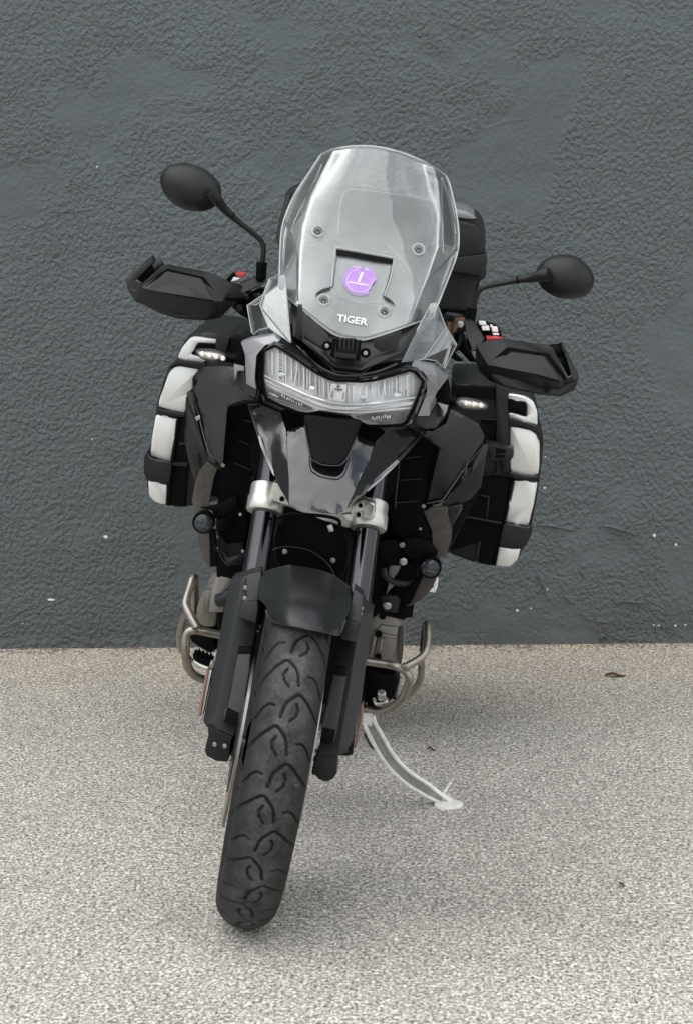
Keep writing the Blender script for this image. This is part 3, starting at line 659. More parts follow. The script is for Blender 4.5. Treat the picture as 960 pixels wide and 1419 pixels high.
# left guard
lg=legL[0]
V=Q('H',[(525,85,Yg(-.035)),(440,108,Yg(-.02)),(413,145,Yg(0)),(355,470,Yg(0)),(300,760,Yg(0)),(243,1040,Yg(0)),(265,1078,Yg(-.03)),(440,1145,Yg(-.035)),(462,1095,Yg(-.03)),(503,1000,Yg(-.03)),(562,560,Yg(-.03)),(600,380,Yg(-.03)),(612,240,Yg(-.035)),(625,62,Yg(-.035)),(540,75,Yg(-.038)),
   (500,120,Yg(-.042)),(430,470,Yg(-.042)),(390,680,Yg(-.042)),(322,1000,Yg(-.042)),(330,1105,Yg(-.04))])
shell('fork_guard',V,[(0,1,2,15),(2,3,16,15),(3,4,17,16),(4,5,18,17),(5,6,19,18),(0,15,12,13,14),(15,16,10,11,12),(16,17,10),(17,18,9,10),(18,19,8,9),(19,7,8)],guardm,lg,th=.06,bev=.0022,smooth=28)
slab('guard_recess_panel',Q('H',[(470,600),(558,598),(548,700),(500,975),(487,1058),(378,1040),(383,965),(410,935)],Yg(-.047)),guardm,lg,th=.02,bev=.002,round_=.003)
slab('guard_vent',Q('H',[(478,552),(562,555),(556,606),(472,604)],Yg(-.045)),deep,lg,th=.01,bev=.0005)
slab('guard_vent',Q('H',[(404,945),(480,985),(468,1060),(380,1045)],Yg(-.0485)),deep,lg,th=.01,bev=.0005)
slab('fork_clip',Q('H',[(528,90),(545,72),(626,60),(606,250),(612,285),(590,395),(482,355),(500,262),(532,240)],Yg(-.055)),guardm,lg,th=.05,bev=.003,round_=.002)
slab('fork_clip_foot',Q('H',[(503,255),(602,248),(610,285),(590,396),(480,357)],Yg(-.062)),matte,lg,th=.03,bev=.004,round_=.003)
for u,v in ((524,162),(519,232)): bolt(Q('H',[(u,v)],Yg(-.05))[0],lg,.8)
slab('side_reflector_base',Q('H',[(276,703),(302,703),(238,1018),(222,1012)],Yg(.02)),alu,lg,th=.05,bev=.001)
slab('side_reflector',Q('H',[(264,715),(282,702),(226,1012),(208,1006),(212,980)],Yg(.0)),refl,lg,th=.04,bev=.002)
slab('fork_foot',Q('H',[(275,1070),(440,1140),(425,1180),(410,1298),(395,1306),(335,1300),(268,1268),(256,1225),(280,1130)],-.05),matte,lg,th=.07,bev=.006,round_=.004)
for u,v in ((322,1190),(388,1200)): bolt(Q('H',[(u,v)],-.053)[0],lg,.85)
cyl('axle_spacer',Q('H',[(428,1232)],-.005)[0],Q('H',[(485,1238)],-.0)[0],.0135,alu,lg)
# right guard
rg=legR[0]
V=Q('S',[(345,68,Yg(0)),(388,112,Yg(0)),(352,340,Yg(0)),(315,640,Yg(0)),(262,885,Yg(0)),(190,908,Yg(-.025)),(78,905,Yg(-.03)),(95,835,Yg(-.03)),(110,700,Yg(-.03)),(172,415,Yg(-.03)),(205,225,Yg(-.03)),(245,150,Yg(-.035)),(282,-15,Yg(-.035)),(322,35,Yg(-.038)),
   (322,130,Yg(-.042)),(285,340,Yg(-.042)),(240,640,Yg(-.042)),(205,850,Yg(-.042))])
shell('fork_guard',V,[(0,1,14,13),(1,2,15,14),(2,3,16,15),(3,4,17,16),(4,5,17),(12,13,14,11),(11,14,15,10),(10,15,9),(9,15,16,8),(8,16,17,7),(7,17,5,6)],guardm,rg,th=.06,bev=.0022,smooth=28)
slab('guard_recess_panel',Q('S',[(172,420),(238,430),(240,465),(190,770),(168,842),(93,828),(105,752),(130,640)],Yg(-.047)),guardm,rg,th=.02,bev=.002,round_=.003)
slab('guard_vent',Q('S',[(176,418),(236,426),(238,468),(168,458)],Yg(-.049)),deep,rg,th=.01,bev=.0005)
slab('guard_vent',Q('S',[(108,752),(182,766),(165,840),(95,828)],Yg(-.0485)),deep,rg,th=.01,bev=.0005)
slab('fork_clip',Q('S',[(285,-15),(330,22),(318,165),(300,195),(290,282),(204,262),(212,190),(246,152)],Yg(-.055)),guardm,rg,th=.05,bev=.003,round_=.002)
slab('fork_clip_foot',Q('S',[(240,160),(310,172),(305,195),(292,282),(203,262),(212,190)],Yg(-.062)),matte,rg,th=.03,bev=.004,round_=.003)
for u,v in ((324,92),(318,122)): bolt(Q('S',[(u,v)],Yg(-.05))[0],rg,.6)
slab('side_reflector',Q('S',[(316,625),(333,614),(330,700),(302,842),(288,870),(280,868),(300,770)],Yg(.03)),refl,rg,th=.02,bev=.002)
slab('fork_foot',Q('S',[(75,905),(192,905),(185,960),(190,1000),(168,1038),(128,1056),(85,1040),(72,1020),(45,1012),(55,960)],-.04),matte,rg,th=.07,bev=.006,round_=.004)

# ---- mudguard
left=[(148,692),(125,620),(95,598),(105,478)]
right=[(462,757),(492,690),(512,648),(522,548)]
bot=[(148,692),(240,718),(340,738),(420,750),(462,757)]
top=[(105,478),(165,456),(232,440),(300,450),(370,462),(440,486),(522,548)]
mg,_=patch('mudguard','g',left,right,bot,top,lambda s,t:-.235+.20*t**1.3+.085*abs(2*s-1)**2.6,fendm,bike,n=36,k=26,th=.004,smooth=45)
tube('mudguard_lip',Q('g',[(130,650,-.14),(148,693,-.165),(240,719,-.215),(340,739,-.236),(420,751,-.21),(462,757,-.15),(492,692,-.13)]),.0022,fendm,mg,seg=8)
# inner wheel-arch / horn cover disc behind it
hc=Q('g',[(310,440)],.30)[0]
o=lathe('radiator_shield',hc,(0,-1,-.15),[(.001,.03),(.05,.028),(.082,.018),(.094,.0),(.10,-.03),(.0,-.03)],deep,bike,seg=48)
tube('shield_rim',Q('g',[(160,372,.208),(200,358,.205),(260,358,.205),(330,375,.205),(390,415,.205),(425,455,.207),(440,490,.21)]),.0018,guardm,o,seg=8)
for ob in [c for c in o.children]: pass
for u,v in ((215,378),(435,418)): bolt(Q('g',[(u,v)],.15)[0],bike,1.0)
slab('lower_yoke_shield',Q('g',[(180,250),(270,205),(360,215),(440,245),(500,330),(505,420),(470,520),(300,520),(170,440),(165,330)],.22),deep,bike,th=.03,bev=.006,round_=.02)
tube('brake_hose',Q('g',[(190,225,.16),(240,205,.14),(330,210,.13),(420,220,.14),(465,240,.15),(455,285,.17),(430,300,.18)]),.0032,deep,bike)
slab('hose_clip',Q('g',[(408,262),(430,255),(440,285),(418,290)],.165),alu,bike,th=.01)
# ---- lower triple clamp
cl_o=slab('triple_clamp',Q('B',[(110,655),(220,690),(330,740),(460,760),(530,735),(600,760),(560,800),(490,850),(380,810),(250,760),(110,735)],.19),alu,bike,th=.05,bev=.004,round_=.01)
for leg in (legL,legR):
    d=leg[1]; m_=leg[2]; right_=leg is legR
    a=m_-d*.014 if not right_ else m_-d*.012
    lathe('clamp_ring',a-d*.026,d,[(.0265,0),(.031,.0015),(.0325,.005),(.0325,.024),(.0345,.027),(.0345,.050),(.0325,.054),(.0265,.055)],alu,cl_o,seg=48)
slab('clamp_lug',Q('B',[(532,735,.145),(548,728,.14),(585,738,.135),(600,745,.135),(598,800,.135),(580,812,.135),(520,800,.14),(498,790,.145),(500,750,.15)]),alu,cl_o,th=.045,bev=.004,round_=.006)
slab('clamp_lug',Q('B',[(175,655),(200,660),(238,740),(245,752),(215,745),(175,730)],.14),alu,cl_o,th=.04,bev=.003,round_=.004)
slab('steering_stem_base',Q('B',[(455,790),(500,785),(520,800),(545,830),(530,845),(480,810)],.17),alu,cl_o,th=.05,bev=.004,round_=.004)
for u,v in ((538,750),(530,789)): bolt(Q('B',[(u,v)],.133)[0],cl_o,.95,m=deep); bolt(Q('B',[(u,v)],.136)[0],cl_o,1.3,m=alu)
bolt(Q('B',[(213,724)],.135)[0],cl_o,.95,m=deep)

# ---- beak below the headlamp
bk=skin('beak',Q('B',[(228,440,.175),(300,420,.165),(400,410,.155),(500,450,.155),(598,490,.165),(575,560,.125),(545,620,.090),(510,700,.045),(476,772,.008),(440,788,-.005),(385,783,-.010),(305,768,-.006),(240,738,.008),(240,640,.06),(232,540,.12)]),gloss,bike,th=.004,bulge=.35)
slab('beak_scoop',Q('B',[(300,380,.125),(310,440,.115),(332,545,.085),(350,563,.077),(385,580,.070),(445,583,.070),(468,568,.077),(485,545,.085),(520,470,.115),(545,400,.13)]),deep,bk,th=.05,bev=.004,round_=.008)
tube('scoop_trim',Q('B',[(306,420,.118),(330,547,.083),(348,566,.075),(384,583,.068),(446,586,.068),(470,571,.075),(488,547,.083),(524,467,.115)]),.0013,guardm,bk,seg=8)
# flanks
skin('beak_flank',Q('B',[(70,330,.30),(120,330,.27),(205,365,.215),(230,440,.172),(234,540,.117),(242,640,.057),(242,740,.006),(210,690,.05),(180,630,.10),(145,550,.15),(112,465,.20)]),gloss,bk,th=.004,bulge=-.6)
skin('beak_flank',Q('B',[(795,450,.30),(740,425,.27),(660,425,.215),(600,488,.162),(577,560,.122),(547,620,.087),(512,700,.042),(477,774,.006),(520,735,.05),(560,700,.095),(625,640,.14),(690,570,.20)]),gloss,bk,th=.004,bulge=-.6)
slab('flank_trim',Q('B',[(112,462,.19),(122,462,.188),(150,540,.152),(180,600,.115),(186,616,.105),(180,630,.10),(170,615,.105),(145,555,.14),(122,500,.168)]),cowl,bk,th=.006,bev=.001)
slab('flank_trim',Q('B',[(688,560,.195),(700,570,.195),(680,592,.18),(625,645,.135),(570,692,.098),(556,697,.094),(553,684,.094),(580,660,.11),(640,605,.15)]),cowl,bk,th=.006,bev=.001)
slab('flank_trim',Q('B',[(70,335,.29),(78,335,.288),(120,460,.198),(110,462,.20)]),matte,bk,th=.006,bev=.001)
slab('flank_trim',Q('B',[(788,452,.29),(800,458,.29),(702,568,.197),(690,560,.197)]),matte,bk,th=.006,bev=.001)
slab('flank_rib',Q('B',[(185,365,.222),(205,372,.218),(198,440,.195),(205,540,.145),(225,610,.105),(240,660,.08),(225,650,.088),(195,560,.14),(182,450,.195)]),gloss,bk,th=.01,bev=.003)
slab('flank_rib',Q('B',[(640,440,.218),(660,450,.22),(640,520,.185),(590,610,.125),(500,690,.07),(478,720,.052),(490,680,.066),(560,610,.125),(610,530,.17)]),gloss,bk,th=.01,bev=.003)

# ---- headlamp
LY=lambda off: (lambda a,b: .150+.0000050*(a-476)**2+off)
hl=slab('headlamp',Q('B',[(112,150),(135,90),(205,68),(250,88),(330,155),(400,212),(470,238),(540,236),(620,212),(700,180),(755,172),(790,190),(812,225),(805,290),(770,370),(742,415),(700,432),(640,435),(590,428),(520,402),(470,385),(370,368),(330,378),(285,378),(220,350),(150,318),(120,290),(108,230)],LY(.036)),deep,bike,th=.10,bev=.004,round_=.008)

# bezel ring: a proud gloss rim round the lens
lens=[(141,113),(183,94),(212,109),(280,155),(350,204),(403,231),(440,239),(480,240),(544,242),(590,238),(637,226),(690,210),(741,196),(757,198),(792,237),(778,281),(750,351),(722,404),(705,412),(640,416),(572,415),(530,398),(492,379),(430,368),(370,358),(325,366),(285,361),(210,332),(151,304),(140,260),(135,222)]
inner=Q('B',lens,LY(-.006)); 
ring=rounded(inner,.004,2); c_=sum(ring,Vector())/len(ring)
cx_=[sum(p[0] for p in lens)/len(lens),sum(p[1] for p in lens)/len(lens)]
nrm2=[]
for k in range(len(lens)):
    a_,b_=lens[k-1],lens[(k+1)%len(lens)]; dx,dy=b_[0]-a_[0],b_[1]-a_[1]; q=math.hypot(dx,dy); nrm2.append((dy/q,-dx/q))
def off2(r): return [(p[0]+n_[0]*r,p[1]+n_[1]*r) for p,n_ in zip(lens,nrm2)]
def loopring(nm,r0,r1,o0,o1,m):
    A=Q('B',off2(r0),LY(o0)); B_=Q('B',off2(r1),LY(o1)); n_=len(A)
    return shell(nm,A+B_,[(k,(k+1)%n_,n_+(k+1)%n_,n_+k) for k in range(n_)],m,hl,th=.012,bev=0,smooth=35)
loopring('lamp_bezel',0,13,-.004,-.001,deep)
loopring('lamp_bezel',12,25,-.0045,.012,gloss)
# reflector bowl
slab('reflector_bowl',Q('B',lens[:],LY(.020)),mat('lamp_bowl',(.86,.88,.90),.25,metal=.12,var=.25,vscale=60),hl,th=.004,bev=0)
# vertical ribs
up_l=[(141,113),(183,94),(212,109),(280,155),(350,204),(403,231),(440,239),(480,240),(544,242),(590,238),(637,226),(690,210),(741,196),(757,198),(792,237)]
lo_l=[(139,200),(180,222),(210,240),(280,272),(350,300),(403,318),(440,326),(480,330),(544,330),(590,324),(637,316),(690,308),(741,302),(757,300),(770,300)]
def lerp(tab,u):
    for a,b in zip(tab,tab[1:]):
        if a[0]<=u<=b[0]: return a[1]+(b[1]-a[1])*(u-a[0])/(b[0]-a[0])
    return tab[-1][1]
u=150; i=0
while u<765:
    if not 405<u<482:
        a=lerp(up_l,u)+7; b=lerp(lo_l,u)-8; wdt=rng.uniform(3.5,7.5)
        if 225<u<345 or 575<u<690: b-=rng.uniform(0,18)
        slab('reflector_rib',Q('B',[(u,a+1),(u+wdt,a+2),(u+wdt+1,b+2),(u+1,b)],LY(.008 if i%3 else .016)),reflector,hl,th=.02,bev=.0012)
    u+=rng.choice((11,13,19,26)); i+=1
# stacked fins inside the two outer cups
for k in range(8):
    y_=120+k*9; slab('reflector_fin',Q('B',[(190+k,y_),(232,y_+9),(232,y_+12),(190+k,y_+3)],LY(.008)),reflector,hl,th=.01,bev=.0004)
    y_=215+k*8; slab('reflector_fin',Q('B',[(695,y_+4),(732,y_-3),(732,y_),(695,y_+7)],LY(.008)),reflector,hl,th=.01,bev=.0004)
for u_,v_ in ((212,206),(341,262),(548,300),(690,292)):
    dome('led_module',Q('B',[(u_-17,v_),(u_-9,v_-8),(u_+6,v_-8),(u_+17,v_-1),(u_+10,v_+8),(u_-8,v_+8)],LY(.006)),0,.004,drlm,hl,n=3,rings=4,back=.012)
def band(nm,topl,botl,off,m,th=.008,bev=.001):
    return slab(nm,Q('B',topl+botl[::-1],LY(off)),m,hl,th=th,bev=bev)
band('light_guide',[(137,224),(180,246),(230,268),(300,300),(360,322),(420,338),(480,342),(545,341),(600,338),(660,330),(710,322),(758,318)],[(143,234),(180,254),(230,278),(300,310),(360,334),(420,350),(480,356),(545,356),(600,352),(660,345),(710,338),(752,334)],.002,drlm)
band('light_guide',[(137,208),(180,228),(230,250),(300,282),(360,304),(420,322),(480,328),(545,328),(600,322),(660,316),(710,308),(765,300)],[(137,213),(180,233),(230,255),(300,287),(360,309),(420,327),(480,333),(545,333),(600,327),(660,321),(710,313),(765,306)],-.001,reflector)
band('light_guide',[(142,240),(180,260),(230,284),(300,316),(360,341),(420,356),(480,361),(545,361),(600,358),(660,351),(750,342)],[(146,246),(180,267),(230,292),(300,325),(360,349),(420,362),(480,368),(545,369),(600,364),(660,357),(748,349)],.004,reflector)
slab('lower_reflector',Q('B',[(147,262),(180,277),(240,302),(300,330),(340,350),(318,357),(285,354),(212,324),(156,298)],LY(.012)),ambm,hl,th=.01,bev=.001)
slab('lower_reflector',Q('B',[(515,380),(600,368),(680,362),(745,356),(722,396),(703,406),(640,410),(575,408)],LY(.012)),ambm,hl,th=.01,bev=.001)
for k in range(9):
    u_=212+k*10; v_=290+k*4.6+rng.uniform(-3,3); s_=rng.uniform(3,6)
    slab('reflector_facet',Q('B',[(u_,v_),(u_+s_,v_+2),(u_+s_-1,v_+12),(u_-1,v_+10)],LY(.008)),reflector,hl,th=.006,bev=.0008)
for k in range(9):
    u_=585+k*9; v_=384-k*1.0+rng.uniform(-3,3); s_=rng.uniform(3,6)
    slab('reflector_facet',Q('B',[(u_,v_),(u_+s_,v_-1),(u_+s_-1,v_+13),(u_-1,v_+12)],LY(.008)),reflector,hl,th=.006,bev=.0008)
for a,b in ((160,285),(170,292)):
    slab('reflector_facet',Q('B',[(a,b-4),(a+28,b+8),(a+28,b+11),(a,b)],LY(.008)),reflector,hl,th=.004,bev=.0004)
slab('divider',Q('B',[(274,178),(280,178),(266,255),(260,250)],LY(.004)),drlm,hl,th=.01,bev=.001)
slab('divider',Q('B',[(636,228),(641,228),(632,300),(626,300)],LY(.004)),drlm,hl,th=.01,bev=.001)
# emblem block in the middle: a triangle with a bar, on a little shield
eb=slab('emblem_block',Q('B',[(415,242),(482,246),(474,322),(406,316)],LY(.008)),reflector,hl,th=.01,bev=.002)
slab('emblem_mark',Q('B',[(446,243),(454,263),(440,262)],LY(.004)),darkglass,eb,th=.003,bev=.0003)
slab('emblem_mark',Q('B',[(428,265),(466,268),(462,273),(451,273),(448,281),(444,273),(431,270)],LY(.004)),darkglass,eb,th=.003,bev=.0003)
slab('emblem_mark',Q('B',[(422,274),(425,275),(420,304),(416,303)],LY(.004)),darkglass,eb,th=.003,bev=.0003)
slab('emblem_mark',Q('B',[(468,280),(471,281),(466,310),(463,309)],LY(.004)),darkglass,eb,th=.003,bev=.0003)
slab('lamp_lens',Q('B',lens,LY(-.004)),clear('headlamp_cover',(1,1,1),.0,gl=.9,rough=.02,dirt=False),hl,th=.003,bev=.0008)
# silver cowls beside the lamp
V=Q('E',[(583,140,.27),(640,118,.255),(770,95,.235),(800,132,.22),(722,155,.215),(688,192,.212),(672,215,.215),(664,300,.215),(662,345,.215),(670,405,.215),(612,372,.235),(606,205,.245),(545,262,.30),(545,330,.31),(552,365,.30),(610,430,.27),(662,452,.25)])
cwl=shell('headlamp_cowl',V,[(0,1,4,11),(1,2,3,4),(4,5,11),(5,6,7,11),(7,8,10,11),(8,9,10)],cowl,bike,th=.05,bev=.0025,smooth=25)
shell('cowl_skirt',Q('E',[(545,262,.29),(600,290,.265),(612,372,.238),(672,406,.22),(664,450,.235),(610,432,.26),(552,365,.29)]),[(0,1,2,6),(2,5,6),(2,3,4,5)],guardm,cwl,th=.04,bev=.002)
slab('cowl_fin',Q('E',[(545,262),(603,275),(603,300),(565,300),(550,355)],.262),cowl,cwl,th=.01,bev=.001)
slab('cowl_socket',Q('E',[(584,140),(608,200),(606,270),(555,262),(552,215)],.30),deep,cwl,th=.03,bev=.002)
V=Q('K3',[(640,45,.22),(665,8,.24),(830,40,.27),(962,152,.30),(872,268,.285),(808,400,.255),(800,490,.25),(690,492,.235),(735,380,.235),(772,300,.235),(778,150,.235),(740,98,.23),(870,130,.262)])
cwr=shell('headlamp_cowl',V,[(0,1,12,11),(1,2,12),(2,3,4,12),(12,4,10,11),(4,5,9,10),(5,6,7,8,9)],cowl,bike,th=.05,bev=.0025,smooth=25)
shell('cowl_skirt',Q('K3',[(690,492,.24),(800,490,.255),(868,375,.29),(962,400,.31),(930,505,.30),(850,598,.28),(755,605,.26),(672,555,.245)]),[(0,1,6,7),(1,2,5,6),(2,3,4,5)],guardm,cwr,th=.04,bev=.002)
slab('cowl_fin',Q('K3',[(868,372),(962,398),(948,450),(922,500),(915,440)],.285),cowl,cwr,th=.01,bev=.001)
slab('cowl_socket',Q('K3',[(962,160),(985,280),(962,395),(868,372),(872,268)],.32),deep,cwr,th=.03,bev=.002)

# ---- turn signals
def signal(reg,outl,st0,st1,leds,lab):
    o=dome('turn_signal',Q(reg,outl,.36),0,.014,mat('signal_shell',(.05,.05,.055),.35) if 'signal_shell' not in MATS else MATS['signal_shell'],bike,n=5,rings=6,back=.02)
    c=[sum(p[0] for p in outl)/len(outl),sum(p[1] for p in outl)/len(outl)]
    inn=[(c[0]+(a-c[0])*.86,c[1]+(b-c[1])*.72) for a,b in outl]
    dome('signal_lens',Q(reg,inn,.352),0,.012,MATS.get('signal_lens') or mat('signal_lens',(.42,.40,.36),.14,metal=.5,coat=1,var=.5,vscale=400),o,n=5,rings=6,back=.004)
    for u,v in leds: cyl('signal_led',Q(reg,[(u,v)],.345)[0],Q(reg,[(u,v)],.3385)[0],.0050,MATS.get('signal_chip') or mat('signal_chip',(.70,.66,.58),.25,metal=.4,coat=1),o,seg=14)
    tube('signal_stalk',[Q(reg,[st0],.365)[0],Q(reg,[st1],.36)[0]],[.009,.011],deep,o,straight=True)
signal('E',[(330,190),(345,178),(420,180),(485,200),(505,222),(500,242),(440,250),(380,240),(345,220)],(500,225),(600,235),((368,205),(408,213),(446,220),(484,230)),'')
signal('F',[(290,150),(330,130),(420,145),(472,165),(480,182),(468,195),(400,200),(320,190),(296,175)],(300,155),(190,130),((355,162),(400,168),(440,174)),'')

# ---- cowl below the screen
V=Q('A',[(185,655,.36),(198,830,.27),(240,852,.255),(330,930,.235),(368,975,.225),(425,985,.22),(482,988,.222),(530,950,.235),(650,912,.265),(712,805,.30),(790,690,.37),(620,700,.35),(345,690,.35)])
uc=slab('upper_cowl',V,matte,bike,th=.03,bev=.004)
slab('cowl_panel',Q('A',[(228,735,.262),(262,742,.262),(345,825,.245),(335,865,.240),(305,870,.242),(236,822,.252)]),matte,uc,th=.01,bev=.002,round_=.003)
slab('cowl_panel',Q('A',[(535,845,.238),(648,808,.258),(632,872,.252),(565,895,.243),(530,870,.238)]),matte,uc,th=.01,bev=.002,round_=.003)
slab('cowl_frame',Q('A',[(218,700,.262),(232,700,.262),(245,835,.25),(320,880,.236),(375,950,.215),(478,962,.213),(520,920,.228),(640,890,.255),(700,800,.285),(712,808,.285),(652,915,.258),(530,952,.228),(482,990,.215),(368,977,.218),(325,930,.228),(238,854,.248),(205,835,.26)]),matte,uc,th=.03,bev=.003)
sm=slab('screen_mount',Q('A',[(380,835,.232),(462,842,.232),(455,932,.212),(372,922,.212)]),deep,uc,th=.02,bev=.003,round_=.003)
for k in range(4):
    u0=392+k*17; slab('mount_rib',Q('A',[(u0,838),(u0+9,839),(u0+3,920),(u0-6,919)],.222),matte,sm,th=.015,bev=.001)
slab('mount_bar',Q('A',[(375,895),(460,905),(457,925),(373,916)],.208),matte,sm,th=.01,bev=.002)
slab('mount_side',Q('A',[(362,835),(378,838),(368,922),(352,910)],.214),deep,sm,th=.02,bev=.002)
slab('mount_side',Q('A',[(466,845),(480,848),(474,932),(458,930)],.214),deep,sm,th=.02,bev=.002)
for u,v in ((340,868),(498,898)):
    c=Q('A',[(u,v)],.222)[0]; cyl('screw_grommet',c+Vector((0,.012,0)),c,.0095,deep,uc); bolt(c,uc,.85)
# dark bits between cowl and lamp
slab('lamp_upper_frame',Q('B',[(240,40,.29),(300,70,.28),(400,180,.24),(520,200,.235),(620,165,.25),(760,150,.28),(760,180,.26),(640,215,.23),(520,250,.20),(420,235,.20),(300,160,.24),(235,90,.27)]),deep,bike,th=.05,bev=.004)
tube('lamp_frame_rail',Q('B',[(300,110,.25),(330,150,.235),(400,195,.215),(480,215,.21),(600,200,.22),(690,165,.24)]),.004,matte,bike)
tube('lamp_frame_rail',Q('K2',[(400,130,.27),(440,80,.265),(480,90,.26),(520,160,.25),(600,235,.24),(700,290,.235)]),.003,satin,bike)
# ---- windscreen
LFT=[(137,632),(142,560),(148,420),(162,342),(205,240),(262,152),(315,72)]
RGT=[(778,750),(802,688),(852,560),(883,462),(880,345),(850,205),(832,160)]
BOT=[(137,632),(240,722),(345,806),(400,832),(470,842),(510,840),(600,812),(700,775),(778,750)]
TOP=[(315,72),(370,50),(450,38),(540,40),(640,62),(740,102),(832,160)]
def scr_y(s,t):
    x=2*s-1; a=abs(x)
    y=.275+.20*t+.02*math.sin(t*3.1)-.0
    y+=.055*a**2.2
    wd=.70+.12*t
    if a>wd: y+=(a-wd)*.10
    return y
def hole(s,t):
    # opening of the adjuster slot
    return not (.355<s<.655 and .512<t<.552)
scr,SG=patch('windscreen','A',LFT,RGT,BOT,TOP,scr_y,screenm,bike,n=60,k=50,th=.0035,smooth=60,keep=None)
def on_scr(u,v,off=0):
    """place on the screen's face seen at (u,v) of study A"""
    best=None; T_=None
    lo,hi=.2,.6
    # invert by search over the sheet
    bs=1e9
    for j in range(0,51,1):
        for i in range(0,61,1):
            a,b=SCR_UV[j][i]
            d=(a-u)**2+(b-v)**2
            if d<bs: bs=d; best=(i/60,j/50)
    return Q('A',[(u,v)],scr_y(*best)+off)[0]
Lp,Rp,Bp,Tp=resample(LFT,50),resample(RGT,50),resample(BOT,60),resample(TOP,60)
SCR_UV=[[[(1-i/60)*Lp[j][c]+i/60*Rp[j][c]+(1-j/50)*Bp[i][c]+j/50*Tp[i][c]-((1-i/60)*(1-j/50)*Bp[0][c]+i/60*(1-j/50)*Bp[-1][c]+(1-i/60)*j/50*Tp[0][c]+i/60*j/50*Tp[-1][c]) for c in (0,1)] for i in range(61)] for j in range(51)]
def scr_line(name,pts,r,m,off=-.001,seg=6,n=4): return tube(name,[on_scr(u,v,off) for u,v in pts],r,m,scr,n=n,seg=seg)
scr_line('screen_edge',LFT,.0018,edgem); scr_line('screen_edge',RGT,.0018,edgem); scr_line('screen_edge',TOP,.002,edgem); 
scr_line('screen_edge',BOT,.0016,edgem)
scr_line('screen_crease',[(318,112),(280,195),(240,275),(205,350),(190,392)],.0009,edgem)
scr_line('screen_crease',[(162,345),(190,410),(214,478),(214,560),(218,680)],.0013,mat('dark_plastic_edge',(.05,.055,.06),.3))
scr_line('screen_crease',[(882,462),(825,525),(768,580),(730,660),(688,772)],.0012,MATS['dark_plastic_edge'])
scr_line('screen_crease',[(815,168),(818,300),(820,480)],.0010,edgem)
scr_line('screen_crease',[(815,168),(850,260),(872,400)],.0008,edgem)
# slot with its raised rim and the dark adjuster bar
slot=slab('slot_bar',[on_scr(u,v,-.0035) for u,v in ((378,466),(450,478),(540,494),(613,508),(610,528),(540,516),(450,500),(378,490))],deep,scr,th=.012,bev=.001)
scr_line('slot_rim',[(374,458),(450,470),(540,487),(620,502)],.0016,edgem,off=-.003)
scr_line('slot_rim',[(374,460),(366,530),(360,605),(354,622)],.0016,edgem,off=-.003)
scr_line('slot_rim',[(380,492),(372,560),(364,618)],.0010,MATS['dark_plastic_edge'],off=-.003)
scr_line('slot_rim',[(618,505),(600,590),(576,660)],.0016,edgem,off=-.003)
scr_line('slot_rim',[(608,528),(592,600),(570,662)],.0010,MATS['dark_plastic_edge'],off=-.003)
slab('slot_notch',[on_scr(u,v,-.003) for u,v in ((358,622),(352,634),(290,654),(300,645),(318,632))],matte,scr,th=.003,bev=.0005)
slab('slot_notch',[on_scr(u,v,-.003) for u,v in ((575,662),(580,672),(622,698),(612,686),(598,670))],matte,scr,th=.003,bev=.0005)
smoke=clear('smoked_slot_film',(.62,.66,.70),.10,gl=1.2,dirt=False)
slab('slot_window',[on_scr(u,v,.006) for u,v in ((380,480),(450,492),(540,508),(610,524),(590,600),(572,662),(555,690),(470,690),(400,668),(345,640),(364,600),(372,540))],smoke,scr,th=.001,bev=0)
for u,v in ((302,390),(718,466),(326,677),(577,724)):
    c=on_scr(u,v,-.002); nrm=Vector((0,-1,.45))
    g=lathe('screen_grommet',c,nrm,[(.0125,-.002),(.0135,.0),(.0125,.002),(.0100,.0022),(.0095,.0)],edgem,scr,seg=28)
    cyl('screen_spacer',c+Vector((0,.030,-.006)),c+Vector((0,-.0022,0)),.0088,MATS['grey_hood_plastic'] if 'grey_hood_plastic' in MATS else mat('grey_spacer',(.13,.13,.125),.4,dust=.2),scr)
    cyl('screen_screw',c+Vector((0,.010,-.003)),c+Vector((0,-.0032,-.0025)),.0052,deep,scr)
    cyl('screw_socket',c+Vector((0,-.003,-.0025)),c+Vector((0,-.0042,-.0025)),.0024,screwm,scr,bev=.0003)
# lettering and round sticker
xd=(P(520,450,.3)-P(480,444,.3)).normalized(); zd=Vector((0,.55,1))
tc_=on_scr(443,761,-.004)
text('lettering','TIGER',tc_,xd,zd,.0195,mat('etched_white_lettering',(.72,.73,.72),.5),scr,ext=.0003,sx=1.08,offset=.0003)
purple=mat('violet_sticker',(.36,.19,.55),.45,var=.12); pale=mat('sticker_print',(.80,.72,.86),.5)
sc_=on_scr(474,597,-.003); zs=zd.normalized(); xs=(xd-zs*xd.dot(zs)).normalized()
def disc_pts(r,a0,a1,n,ins=0,off=0): return [sc_+xs*(r*math.cos(a0+(a1-a0)*k/n))+zs*(r*math.sin(a0+(a1-a0)*k/n))+Vector((0,off,0)) for k in range(n+1)]
rag=[]
for k in range(72):
    a=2*math.pi*k/72+math.pi/2; r=.0315*1.0
    dd=abs(((k+36)%72)-36)
    if dd<=1: r=.021                                   # notch torn at the top
    if 44<=k<=57: r=.0315-.0075*math.sin((k-44)/13*math.pi)+rng.uniform(-.0015,.001)
    else: r+=rng.uniform(-.0006,.0005)
    rag.append(sc_+xs*(r*math.cos(a))+zs*(r*math.sin(a)))
st=slab('round_sticker',rag,purple,scr,th=.0003,bev=0,smooth=20)
def ringpart(nm,r0,r1,a0,a1,off,m):
    slab(nm,disc_pts(r1,a0,a1,30,off=off)+disc_pts(r0,a0,a1,30,off=off)[::-1],m,st,th=.0003,bev=0)
